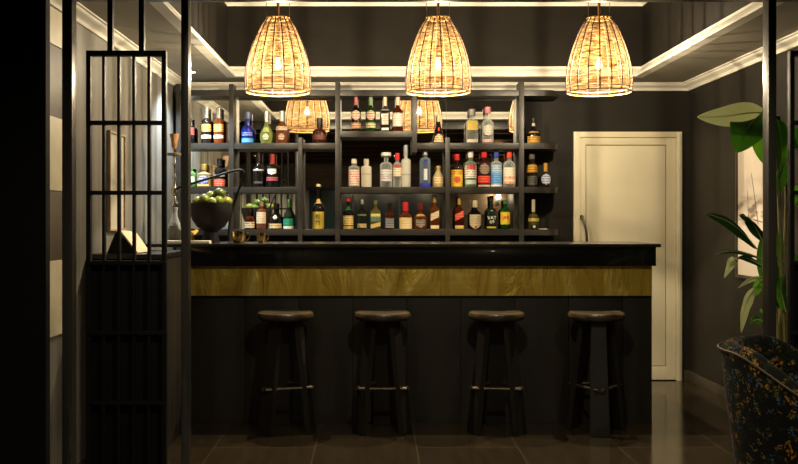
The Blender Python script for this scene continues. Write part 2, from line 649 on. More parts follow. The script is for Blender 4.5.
bm = BM()
box(bm, XL, CX0, YF, YB, ZS, ZS + 0.06, mi=0)
box(bm, CX1, XR, YF, YB, ZS, ZS + 0.06, mi=0)
box(bm, CX0, CX1, YF, CY0, ZS, ZS + 0.06, mi=0)
box(bm, CX0, CX1, CY1, YB, ZS, ZS + 0.06, mi=0)
box(bm, CX0 - 0.05, CX0, CY0 - 0.05, CY1 + 0.05, ZS + 0.06, ZC, mi=1)
box(bm, CX1, CX1 + 0.05, CY0 - 0.05, CY1 + 0.05, ZS + 0.06, ZC, mi=1)
box(bm, CX0, CX1, CY0 - 0.05, CY0, ZS + 0.06, ZC, mi=1)
box(bm, CX0, CX1, CY1, CY1 + 0.05, ZS + 0.06, ZC, mi=1)
box(bm, CX0 - 0.05, CX1 + 0.05, CY0 - 0.05, CY1 + 0.05, ZC, ZC + 0.06, mi=2)
struct('ceiling', bm, [M['soffit'], M['coffer'], M['ceil_top']], 'coffered ceiling over the bar with grey soffit border', 'ceiling', 0)
bm = BM(); box(bm, -4.2, XR, YR, YF, ZF, ZF + 0.06)
for k in range(7):
    y = YR + 0.6 + k * 1.1
    box(bm, -4.2, XR, y, y + 0.14, ZF - 0.12, ZF)
struct('ceiling.001', bm, noisy('ceiling_wood', lin(120, 90, 60), lin(86, 62, 40), (1, 14, 3), 0.5), 'beamed wooden dining room ceiling reflected in the mirror', 'ceiling')
bm = BM(); box(bm, XL - 0.15, XR, YF, YF + 0.02, ZS, ZF + 0.06)
struct('trim_4', bm, M['coffer'], 'narrow header above the screen frame', 'trim')

# crown mouldings, swept round the alcove and round the coffer
def ogee(h, p, n=6):
    pr = [(0, 0), (p * 0.16, 0), (p * 0.2, h * 0.12)]
    for i in range(n + 1):
        t = i / n
        pr.append((p * (0.22 + 0.6 * (t - math.sin(2 * PI * t) / (2 * PI) * 0.8)), h * (0.16 + 0.66 * t)))
    pr += [(p * 0.9, h * 0.84), (p, h * 0.88), (p, h), (0, h)]
    return pr
def u_ring(bm, prof):
    loops = []
    for o, z in prof:
        loops.append([bm.verts.new(p) for p in ((XL + o, YF + 0.021, z), (XL + o, YB - o, z), (XR - o, YB - o, z), (XR - o, YF + 0.021, z))])
    n = len(prof)
    for i in range(n):
        A, B_ = loops[i], loops[(i + 1) % n]
        for k in range(3):
            bm.faces.new((A[k], A[k + 1], B_[k + 1], B_[k]))
    bm.faces.new([l[0] for l in loops]); bm.faces.new([l[3] for l in loops])
bm = BM(); u_ring(bm, [(o, ZS - 0.06 + z) for o, z in ogee(0.06, 0.085)])
struct('trim_1', bm, M['crown'], 'cream crown moulding along the top of the walls', 'trim')
bm = BM(); rect_ring(bm, CX0, CX1, CY0, CY1, [(o, ZS + z) for o, z in ((0.0, 0.0), (0.075, 0.0), (0.075, 0.012), (0.066, 0.02), (0.06, 0.034), (0.044, 0.052), (0.026, 0.066), (0.02, 0.076), (0.02, 0.088), (0.0, 0.088))])
struct('trim_2', bm, M['crown'], 'cream moulding round the lower edge of the ceiling coffer', 'trim')
bm = BM(); rect_ring(bm, CX0, CX1, CY0, CY1, [(o, ZC - 0.03 + z) for o, z in ogee(0.03, 0.03)])
struct('trim_3', bm, M['crown'], 'thin cream moulding at the top of the ceiling coffer', 'trim')
bm = BM()
box(bm, XR - 0.015, XR, YF, YB, 0, 0.085, 0.003)
struct('baseboard_right', bm, M['base'], 'dark baseboard along the right wall', 'baseboard')
bm = BM()
box(bm, PX(681, YB) + 0.02, XR - 0.015, YB - 0.015, YB, 0, 0.085, 0.003)
struct('baseboard_back', bm, M['base'], 'short dark baseboard right of the cream door', 'baseboard')

# ---- door
def make_door():
    D = YB
    x0, x1 = PX(573, D), PX(681, D)
    zt = PZ(132, D)
    d = empty('door_1', ((x0 + x1) / 2, D, 0))
    tag(d, 'cream panelled door behind the right end of the bar', 'door', kind='structure')
    hw = (x1 - x0) / 2
    cw = 0.05
    bm = BM()
    yf = -0.045
    # casing with stepped profile: jambs and head
    for a, b in ((0.0, 0.032), (0.016, 0.045)):
        box(bm, -hw + a, -hw + cw, -b, 0, 0, zt - a, 0.004)
        box(bm, hw - cw, hw - a, -b, 0, 0, zt - a, 0.004)
        box(bm, -hw + cw, hw - cw, -b, 0, zt - cw, zt - a, 0.004)
    obj('door_frame', bm, M['door'], d)
    bm = BM()
    lx0, lx1 = -hw + cw + 0.003, hw - cw - 0.003
    gx0, gx1 = PX(585, D) - (x0 + x1) / 2, PX(665.5, D) - (x0 + x1) / 2
    gz0, gz1 = PZ(366, D), PZ(145, D)
    lz = zt - cw - 0.003
    box(bm, lx0, gx0, -0.026, 0, 0.008, lz, 0.002)
    box(bm, gx1, lx1, -0.026, 0, 0.008, lz, 0.002)
    box(bm, gx0, gx1, -0.026, 0, gz1, lz, 0.002)
    box(bm, gx0, gx1, -0.026, 0, 0.008, gz0, 0.002)
    leaf = obj('door_leaf', bm, M['door'], d)
    bm = BM(); box(bm, gx0 + 0.007, gx1 - 0.007, -0.022, 0, gz0 + 0.007, gz1 - 0.007, 0.002)
    obj('door_panel', bm, M['door'], leaf)
    bm = BM(); box(bm, gx0, gx1, -0.006, 0, gz0, gz1)
    obj('groove', bm, M['groove'], leaf, 0)
    hx = PX(583, D) - (x0 + x1) / 2
    bm = BM()
    pts = spline([(hx - 0.02, -0.03, PZ(217, D)), (hx - 0.008, -0.07, PZ(221, D)), (hx + 0.012, -0.085, PZ(233, D)),
                  (hx + 0.018, -0.085, 1.12), (hx + 0.01, -0.075, 1.03), (hx - 0.012, -0.03, 0.99)], 30)
    tube(bm, pts, 0.011, 10)
    lathe_pts = ((hx - 0.02, PZ(217, D)), (hx - 0.012, 0.99))
    for x, z in lathe_pts:
        tube(bm, [(x, -0.04, z), (x, -0.024, z)], 0.018, 12)
    tag(obj('door_handle', bm, M['steel'], d), 'curved steel pull handle')
make_door()

# ---- left wall block column beside the screen post
wp = empty('wall_panel', (XL, 5.0, 0))
tag(wp, 'narrow column of pale and taupe square wall blocks beside the left post', 'wall panel')
pale = noisy('pale_block', lin(226, 214, 184), lin(214, 200, 170), (8, 8, 8), 0.5)
taupe = noisy('taupe_block', lin(92, 80, 62), lin(82, 70, 54), (8, 8, 2), 0.5)
zs = [PZ(335, 5.0), PZ(260, 5.0), PZ(191, 5.0), PZ(118, 5.0), PZ(47, 5.0), 2.46]
for k in range(5):
    bm = BM(); box(bm, 0, 0.012 + 0.006 * (k % 2 == 0), -0.24, 0.16, zs[k] + 0.001, zs[k + 1] - 0.001, 0.002)
    b = obj('block', bm, pale if k in (0, 2, 4) else taupe, wp)
    b['label'] = 'pale square block' if k in (0, 2, 4) else 'taupe square block'

# ---- recessed spots
def recessed(name, loc, lens, label, power, col, size=0.045, angle=110, blend=0.6):
    o = empty(name, loc)
    tag(o, label, 'ceiling light')
    bm = BM(); lathe(bm, [(size, -0.004), (size + 0.016, -0.004), (size + 0.018, 0.0), (size, 0.0), (size, -0.004)], 24, cap=False)
    obj('trim_ring', bm, M['steel'], o)
    bm = BM(); lathe(bm, [(0, -0.0005), (size * 0.98, -0.0005), (size * 0.98, -0.0025), (0, -0.003)], 24)
    obj('lens', bm, lens, o)
    light('spot_light', 'SPOT', (0, 0, -0.02), power, col, o, spot_size=R(angle), spot_blend=blend, shadow_soft_size=0.04)
    return o
recessed('recessed_spotlight', (-1.436, 7.54, ZS), M['spot_lens'], 'small bright recessed spotlight in the soffit above the left end of the shelves', COOL_W, COOL, 0.02, 120)
for i, (x, y) in enumerate(((-0.95, 3.3), (0.4, 3.3), (1.7, 3.3))):  # fill lights added to brighten the brass band, stools and floor
    recessed('fill_downlight', (x, y, ZF), M['spot_lens_warm'],
             ('left', 'middle', 'right')[i] + ' of the three added fill downlights in the dining room ceiling', (DOWN_W * 0.5, DOWN_W * 2.0, DOWN_W * 0.7)[i], (1, 0.86, 0.62), 0.05, 150)

# ------------------------------------------------------------------ black screen frame with lattice panels
def make_screen():
    y0, y1 = 4.67, 4.74
    D = y0
    root = empty('room_divider', (0.2, 4.70, 0))
    tag(root, 'black metal room divider frame with lattice panels in front of the bar', 'room divider')
    ox, oy = 0.2, 4.70
    def bx(b, x0, x1, ya, yb, z0, z1, bev=0.002):
        box(b, x0 - ox, x1 - ox, ya - oy, yb - oy, z0, z1, bev)
    zb = PZ(2.2, y1)
    for a, b in ((62, 72), (181, 188.3), (768.5, 776.5)):
        bm = BM(); bx(bm, PX(a, D), PX(b, D), y0, y1, 0, zb)
        obj('post', bm, M['frame_metal'], root)
    bm = BM(); bx(bm, PX(62, D), XR - 0.005, y0, y1, zb, ZS - 0.001)
    obj('beam', bm, M['frame_metal'], root)
    for side, (a, b, hang) in enumerate((((85.0), 165.3, (109, 140.5)), (791.5, 872.0, (817, 848)))):
        x0, x1 = PX(a, D), PX(b, D)
        zt = PZ(50, D)
        ya, yb = y0 + 0.015, y1 - 0.025
        pitch = 70.3 * D / F
        fw = 0.022
        bm = BM()
        bx(bm, x0, x0 + fw, ya, yb, 0.02, zt); bx(bm, x1 - fw, x1, ya, yb, 0.02, zt)
        lp = obj('lattice_panel', bm, M['lattice'], root)
        n = 5
        for k in range(1, n):
            xc = x0 + fw / 2 + (x1 - x0 - fw) * k / n
            bm = BM(); bx(bm, xc - 0.007, xc + 0.007, ya, yb, 0.02, zt - 0.01)
            obj('bar', bm, M['lattice'], lp)
        for k in range(7):
            z = zt - k * pitch
            h = 0.026 if k == 0 else 0.02
            bm = BM(); bx(bm, x0 + 0.001, x1 - 0.001, ya - 0.004, yb + 0.004, max(z - h, 0.01), z)
            obj('rail', bm, M['lattice'], lp)
        bm = BM(); bx(bm, x0 + fw, x1 - fw, yb - 0.004, yb + 0.012, 0.03, zt - 3 * pitch - 0.02)
        obj('solid_panel', bm, M['black_wall'], lp)
        for h in hang:
            bm = BM(); bx(bm, PX(h, D) - 0.013, PX(h, D) + 0.013, ya, yb, zt - 0.002, zb + 0.002)
            obj('hanger', bm, M['lattice'], lp)
make_screen()

# ------------------------------------------------------------------ bar counter
CT = 1.211        # worktop height
def make_counter():
    root = empty('bar_counter', (0.32, 6.75, 0))
    tag(root, 'long black bar counter with a hammered brass band', 'bar counter')
    ox, oy = 0.32, 6.75
    def bx(b, x0, x1, ya, yb, z0, z1, bev=0.0):
        box(b, x0 - ox, x1 - ox, ya - oy, yb - oy, z0, z1, bev)
    xl = -1.245
    bm = BM(); bx(bm, XL + 0.002, 1.90, 6.36, 7.04, CT - 0.022, CT, 0.004)
    obj('worktop', bm, M['slab'], root)
    bm = BM(); bx(bm, xl, 1.878, 6.40, 6.98, 1.063, CT - 0.022, 0.003)
    obj('fascia', bm, M['fascia'], root)
    bm = BM(); bx(bm, xl, 1.864, 6.446, 6.5, 0.860, 1.063, 0.001)
    obj('brass_band', bm, M['brass'], root)
    bm = BM()
    x = xl
    k = 0
    while x < 1.874 - 0.01:
        x2 = min(x + 0.365, 1.874)
        bx(bm, x + 0.0015, x2 - 0.0015, 6.478, 6.5, 0.0, 0.864, 0.002)
        x = x2
    obj('front_panel', bm, M['panel_black'], root)
    bm = BM()
    bx(bm, xl, 1.866, 6.5, 6.96, 0.0, 1.063)
    obj('carcass', bm, M['panel_black'], root)
make_counter()

def make_return():
    root = empty('side_counter', (-1.44, 5.95, 0))
    tag(root, 'low black side counter behind the left lattice', 'counter')
    bm = BM(); box(bm, XL + 1.442, 0.20, -0.4, 0.4, 1.145, 1.172, 0.003)
    obj('worktop', bm, M['slab'], root)
    bm = BM(); box(bm, XL + 1.442, 0.11, -0.36, 0.4, 0.0, 1.145, 0.002)
    obj('body', bm, M['black_wall'], root)
    bm = BM(); box(bm, 0.115, 0.193, -0.35, 0.38, 0.0, 1.144, 0.002)
    dr = obj('drawer_column', bm, M['panel_black'], root)
    for k, y in enumerate((292, 318, 344, 370, 396)):
        z = PZ(y, 5.6)
        bm = BM(); box(bm, 0.12, 0.19, -0.362, -0.35, z - 0.13, z + 0.005, 0.003)
        d = obj('drawer', bm, M['panel_black'], root)
        bm = BM(); tube(bm, [(0.135, -0.362, z - 0.012), (0.135, -0.378, z - 0.012), (0.178, -0.378, z - 0.012), (0.178, -0.362, z - 0.012)], 0.004, 8)
        tag(obj('handle', bm, M['chrome'], d), 'slim chrome handle')
make_return()

# ------------------------------------------------------------------ back bar shelving
SY = 7.88                    # shelf front
def sx(p): return PX(p, SY)
def sz(p): return PZ(p, SY)
Z_A = sz(143.0); Z_B = sz(131.0); Z_2 = sz(187.0); Z_3 = sz(229.4); Z_T = sz(89.8)
def make_shelving():
    root = empty('bottle_shelving', (sx(370), 8.03, 0))
    tag(root, 'dark wooden back bar shelving with mirror panels behind the counter', 'shelving')
    ox, oy = sx(370), 8.03
    YM = 8.04
    ys, ye = SY, YM
    def bx(b, x0, x1, z0, z1, ya=ys, yb=ye, bev=0.002):
        box(b, x0 - ox, x1 - ox, ya - oy, yb - oy, z0, z1, bev)
    TH = 0.049
    posts = [(176, 180.5, 84, None), (229, 233.6, 84, None), (298, 302.4, 137.5, None), (335.2, 340, 82, None),
             (412, 417, 96, 152.5), (445.4, 449.8, 137.5, None), (519, 524, 82, None)]
    for a, b, t, bot in posts:
        bm = BM(); bx(bm, sx(a), sx(b), 0.0 if bot is None else sz(bot), sz(t), ys - 0.006, ye)
        obj('upright', bm, M['shelf'], root)
    def shelf(a, b, ztop, rounded=False, gap=0.0):
        bm = BM()
        x0, x1 = sx(a) - ox, sx(b) - ox
        y0, y1 = ys - oy, YB - 0.002 - oy if rounded else ye - oy
        if rounded:
            rr = 0.15
            poly = [(x0, y0)]
            for i in range(13):
                t = i / 12 * PI / 2
                poly.append((x1 - rr + rr * math.sin(t), y0 + rr - rr * math.cos(t)))
            poly += [(x1, y1), (x0, y1)]
            prism(bm, poly, ztop - TH, ztop, 0.002)
        else:
            box(bm, x0, x1, y0, y1, ztop - TH, ztop, 0.002)
        return obj('shelf', bm, M['shelf'], root)
    for z, segs in ((Z_T, ((180.5, 229), (233.6, 335.2), (340, 519))),
                    (Z_A, ((180.5, 229), (233.6, 298), (302.4, 335.2), (417, 445.4), (449.8, 519))),
                    (Z_B, ((340, 412),)),
                    (Z_2, ((180.5, 229), (233.6, 298), (340, 445.4), (449.8, 519))),
                    (Z_3, ((180.5, 229), (233.6, 298), (302.4, 335.2), (340, 445.4), (449.8, 519)))):
        for a, b in segs:
            shelf(a, b, z)
    for z in (Z_T, Z_A, Z_2, Z_3):
        shelf(524, 561, z, True)
    bm = BM(); bx(bm, sx(176), sx(521), 0.0, Z_T, YM + 0.006, YB - 0.001, 0.0)
    obj('back_panel', bm, M['shelf'], root, 0)
    for a, b in ((176, 231.3), (231.3, 337.6), (337.6, 447.6), (447.6, 520.5)):
        bm = BM(); bx(bm, sx(a) + 0.001, sx(b) - 0.001, Z_3 - 0.05, Z_T - 0.01, YM, YM + 0.006, 0.0)
        tag(obj('mirror', bm, M['mirror'], root, 0), 'mirror panel reflecting the lamps and bottles')
make_shelving()

# ------------------------------------------------------------------ rattan pendant lamps
LD = 6.62
def make_lamp():
    root = empty('pendant_lamp', (0, LD, 0))
    zt, zr = PZ(18.5, LD), PZ(92.6, LD)
    k = LD / F
    prof_px = [(11.6, 18.5), (15.5, 24), (19.8, 31.7), (25.2, 45), (29.2, 58), (31.6, 70), (32.6, 80), (32.4, 87), (31.8, 92.6)]
    pts = spline([(r * k, 0, PZ(y, LD)) for r, y in prof_px], 40)
    prof = [(p.x, p.z) for p in reversed(pts)]
    bm = BM()
    lathe(bm, prof, 72, cap=False)
    sh = obj('shade', bm, M['rattan'], root, 60)
    # ribs
    for i in range(18):
        a = 2 * PI * (i + 0.3) / 18
        bm = BM()
        tube(bm, [((p.x + 0.0015) * math.cos(a), (p.x + 0.0015) * math.sin(a), p.z) for p in pts[::2]], 0.0042, 6)
        obj('rib', bm, M['rib'], sh)
    for r, z, t in ((31.8 * k, zr + 0.002, 0.0045), (11.6 * k, zt, 0.006), (32.2 * k, zr + 0.028, 0.003)):
        bm = BM()
        tube(bm, [(r * math.cos(2 * PI * i / 48), r * math.sin(2 * PI * i / 48), z) for i in range(48)], t, 8, True)
        obj('rim', bm, M['rim'], sh)
    bm = BM()
    lathe(bm, [(0, zt - 0.004), (11.2 * k, zt - 0.004), (11.2 * k, zt + 0.004), (0.012, zt + 0.006), (0, zt + 0.006)], 32)
    obj('top_plate', bm, M['rim'], root)
    bm = BM()
    tube(bm, [(0, 0, zt), (0.001, 0, zt + 0.15), (0, 0, ZC)], 0.0095, 10)
    obj('cord', bm, M['rope'], root)
    for s in (-1, 1):
        bm = BM()
        tube(bm, spline([(s * 11.2 * k, 0, zt - 0.004), (s * 11.6 * k, 0, zt + 0.07), (s * 10.8 * k, 0, zt + 0.16), (s * 5 * k, 0, zt + 0.235), (0, 0, zt + 0.25)], 20), 0.002, 6)
        obj('hanging_wire', bm, M['wire'], root)
    zb = PZ(66, LD)
    bm = BM(); lathe(bm, [(0.0, zb + 0.055), (0.018, zb + 0.055), (0.02, zb + 0.12), (0.012, zb + 0.13), (0.006, zt)], 20)
    so = obj('bulb_socket', bm, M['rib'], root)
    bm = BM(); lathe(bm, [(0, zb - 0.026), (0.012, zb - 0.024), (0.021, zb - 0.014), (0.024, zb), (0.021, zb + 0.015), (0.014, zb + 0.034), (0.011, zb + 0.055), (0, zb + 0.055)], 24)
    b = obj('bulb', bm, M['bulb'], root)
    light('lamp_light', 'POINT', (0, 0, zb - 0.002), LAMP_W, WARM, root, shadow_soft_size=0.012)
    return root
lamp0 = make_lamp()
for i, px in enumerate((278, 438.2, 599)):
    o = lamp0 if i == 0 else copy_tree(lamp0)
    o.location = (PX(px, LD), LD, 0)
    o.rotation_euler.z = i * 0.11
    tag(o, ('leftmost of the three lit rattan pendant lamps over the bar counter',
            'middle of the three lit rattan pendant lamps over the bar counter',
            'rightmost of the three lit rattan pendant lamps, nearest the door')[i], 'pendant lamp', 'rattan pendant lamps')

# ------------------------------------------------------------------ bar stools
def make_stool():
    root = empty('bar_stool', (0, 6.22, 0))
    bm = BM()
    r = 0.184
    lathe(bm, [(0, 0.722), (r - 0.03, 0.722), (r - 0.012, 0.728), (r - 0.001, 0.742), (r, 0.756), (r - 0.006, 0.770), (r - 0.02, 0.777), (r - 0.05, 0.776), (0, 0.771)], 48)
    obj('seat', bm, M['stool_seat'], root)
    zf, zt = 0.0, 0.724
    rt, rb = 0.085, 0.172
    for k in range(3):
        a = 2 * PI * k / 3
        ca, sa = math.cos(a), math.sin(a)
        def q(rad, tan, z): return (rad * ca - tan * sa, rad * sa + tan * ca, z)
        wt, wb, th = 0.046, 0.062, 0.018
        bm = BM()
        hexa(bm, [q(rb - th, -wb, zf), q(rb + th, -wb, zf), q(rb + th, wb, zf), q(rb - th, wb, zf),
                  q(rt - th, -wt, zt), q(rt + th, -wt, zt), q(rt + th, wt, zt), q(rt - th, wt, zt)])
        bmesh.ops.bevel(bm, geom=list(bm.edges), offset=0.003, segments=2, affect='EDGES')
        obj('leg', bm, M['stool_leg'], root)
    z = 0.292
    rm = rb + (rt - rb) * z / zt
    for k in range(3):
        a, b = 2 * PI * k / 3, 2 * PI * (k + 1) / 3
        bm = BM()
        p0 = Vector((rm * math.cos(a), rm * math.sin(a), z)); p1 = Vector((rm * math.cos(b), rm * math.sin(b), z))
        out = Vector(((p0 + p1).x, (p0 + p1).y, 0)).normalized() * 0.034
        tube(bm, [p0 + out - (p1 - p0).normalized() * .035, p1 + out + (p1 - p0).normalized() * .035], 0.011, 10)
        obj('footrest', bm, M['foot_rail'], root)
    return root
st0 = make_stool()
for i, (px, az) in enumerate(((285.5, 228), (382.5, 210), (496.5, 204), (596.5, 264))):
    o = st0 if i == 0 else copy_tree(st0)
    o.location = (PX(px, 6.22), 6.22, 0)
    o.rotation_euler.z = R(az)
    tag(o, ('leftmost bar stool in front of the counter, a wide plank leg at its left',
            'second bar stool from the left, in front of the black counter',
            'third bar stool from the left, in front of the black counter',
            'rightmost bar stool, with one leg pointing straight out, nearest the door')[i], 'bar stool', 'bar stools along the counter')

# ------------------------------------------------------------------ bottles
GL = {}
def clear_glass(name, col, body):
    m = bpy.data.materials.new(name)
    m.use_nodes = True
    nt = m.node_tree
    b = nt.nodes['Principled BSDF']
    b.inputs['Base Color'].default_value = col
    b.inputs['Roughness'].default_value = 0.06
    b.inputs['Specular IOR Level'].default_value = 0.7
    t = N(m, 'ShaderNodeBsdfTransparent')
    t.inputs['Color'].default_value = col
    lw = N(m, 'ShaderNodeLayerWeight')
    lw.inputs['Blend'].default_value = 0.35
    mr = N(m, 'ShaderNodeMapRange')
    mr.inputs['To Min'].default_value = body
    mr.inputs['To Max'].default_value = 0.75
    L(m, lw.outputs['Facing'], mr.inputs['Value'])
    mx = N(m, 'ShaderNodeMixShader')
    L(m, mr.outputs['Result'], mx.inputs[0])
    L(m, t.outputs[0], mx.inputs[1])
    L(m, b.outputs[0], mx.inputs[2])
    L(m, mx.outputs[0], nt.nodes['Material Output'].inputs['Surface'])
    return m


def glass(key, col, rough=0.08, trans=0.0, ior=1.35):
    if key not in GL and trans >= 0.45:
        GL[key] = clear_glass('glass_' + key, col, 0.62 - 0.66 * trans)
    if key not in GL:
        GL[key] = mat('glass_' + key, col, rough, 0, 0.6, trans, ior, coat=0.4 if trans == 0 else 0.0)
    return GL[key]
G = {
    'black': dict(col=lin(20, 17, 15)), 'dark': dict(col=lin(34, 26, 20)), 'darkgreen': dict(col=lin(26, 36, 24)),
    'green': dict(col=lin(34, 96, 36), trans=0.46), 'amber': dict(col=lin(150, 74, 30), trans=0.5),
    'orange': dict(col=lin(178, 92, 40), trans=0.5), 'redamber': dict(col=lin(108, 46, 24), trans=0.46),
    'blue': dict(col=lin(24, 46, 160), trans=0.4), 'lime': dict(col=lin(206, 216, 132), trans=0.6),
    'rose': dict(col=lin(176, 112, 80), trans=0.5), 'clear': dict(col=(0.93, 0.95, 0.92, 1), trans=0.8, ior=1.25),
    'clearblue': dict(col=lin(196, 214, 226), trans=0.75, ior=1.25), 'cleargreen': dict(col=lin(190, 214, 186), trans=0.7, ior=1.28),
    'white': dict(col=lin(232, 224, 202), rough=0.3), 'frost': dict(col=lin(226, 224, 208), rough=0.35, trans=0.35),
    'brownred': dict(col=lin(58, 26, 20), trans=0.15), 'olive': dict(col=lin(104, 94, 42), trans=0.3),
    'palegold': dict(col=lin(226, 202, 148), rough=0.2, trans=0.3), 'greenclear': dict(col=lin(150, 196, 130), trans=0.6),
    'straw': dict(col=lin(222, 204, 150), trans=0.55),
}
LM = {}
def label_mat(c, ink=None, sc_=1.0):
    key = (c, ink, sc_)
    if key not in LM:
        nm = 'paper_label'
        if ink is None:
            LM[key] = mat(nm, lin(*c), 0.55)
        else:     # printed bands of small irregular marks
            m = mat(nm, lin(*c), 0.55)
            b = m.node_tree.nodes['Principled BSDF']
            n = N(m, 'ShaderNodeTexNoise'); n.inputs['Scale'].default_value = 1.0; n.inputs['Detail'].default_value = 2
            L(m, coords(m, (150 * sc_, 150 * sc_, 40 * sc_)), n.inputs['Vector'])
            wv = N(m, 'ShaderNodeTexWave', wave_type='BANDS', bands_direction='Z'); wv.inputs['Scale'].default_value = 16 * sc_
            L(m, coords(m, (1, 1, 1)), wv.inputs['Vector'])
            mu = N(m, 'ShaderNodeMath', operation='MULTIPLY')
            L(m, n.outputs['Fac'], mu.inputs[0]); L(m, wv.outputs['Fac'], mu.inputs[1])
            L(m, ramp(m, mu.outputs[0], [(0.36, lin(*c)), (0.46, lin(*ink))]), b.inputs['Base Color'])
            LM[key] = m
    return LM[key]

CAPM = {}
def cap_mat(c, metal=0.0):
    if (c, metal) not in CAPM:
        CAPM[(c, metal)] = mat('bottle_cap', lin(*c), 0.35, metal)
    return CAPM[(c, metal)]


def sect(kind, a):
    """cross-section radius multiplier at angle a"""
    if kind == 'square':
        c, s = abs(math.cos(a)), abs(math.sin(a))
        return 1.0 / (c ** 7 + s ** 7) ** (1 / 7.0)
    if kind == 'flat':
        c, s = abs(math.cos(a)), abs(math.sin(a)) / 0.62
        return 1.0 / (c ** 3.2 + s ** 3.2) ** (1 / 3.2)
    return 1.0


def profile(style, r, h, nr, hb, hs):
    """bottle profile: body to hb, shoulder to hs, then neck to h (fractions of h)"""
    zb, zs = hb * h, hs * h
    p = [(0, 0.003), (r * 0.86, 0.0), (r * 0.97, 0.004), (r, 0.012)]
    if style == 'cone':
        for i in range(9):
            t = i / 8
            p.append((r + (nr - r) * (t ** 0.85), 0.02 + (zs - 0.02) * t))
    elif style == 'pear':
        p = [(0, 0.003), (r * 0.72, 0.0), (r * 0.82, 0.006)]
        for i in range(13):
            t = i / 12
            rr = nr + (r - nr) * math.sin(PI * (0.30 + 0.70 * t)) ** 1.0 if t > 0.3 else r * (0.82 + 0.18 * math.sin(t / 0.3 * PI / 2))
            if t > 0.3:
                u = (t - 0.3) / 0.7
                rr = nr + (r - nr) * (0.5 + 0.5 * math.cos(PI * u))
            p.append((rr, 0.01 + (zs - 0.01) * t))
    else:
        p.append((r, zb))
        n = 8
        for i in range(1, n + 1):
            t = i / n
            if style == 'round':
                rr = nr + (r - nr) * math.sqrt(max(0, 1 - t * t)) if t < 1 else nr
            elif style == 'slope':
                rr = nr + (r - nr) * (0.5 + 0.5 * math.cos(PI * t))
            else:               # sharp
                rr = nr + (r - nr) * (1 - t) ** 0.8
            p.append((rr, zb + (zs - zb) * t))
    p.append((nr, h - 0.004))
    p.append((nr * 0.95, h))
    return p


def rad_at(prof, z):
    for (r0, z0), (r1, z1) in zip(prof[1:-1], prof[2:]):
        if z0 <= z <= z1 and z1 > z0:
            return r0 + (r1 - r0) * (z - z0) / (z1 - z0)
    return prof[-1][0]


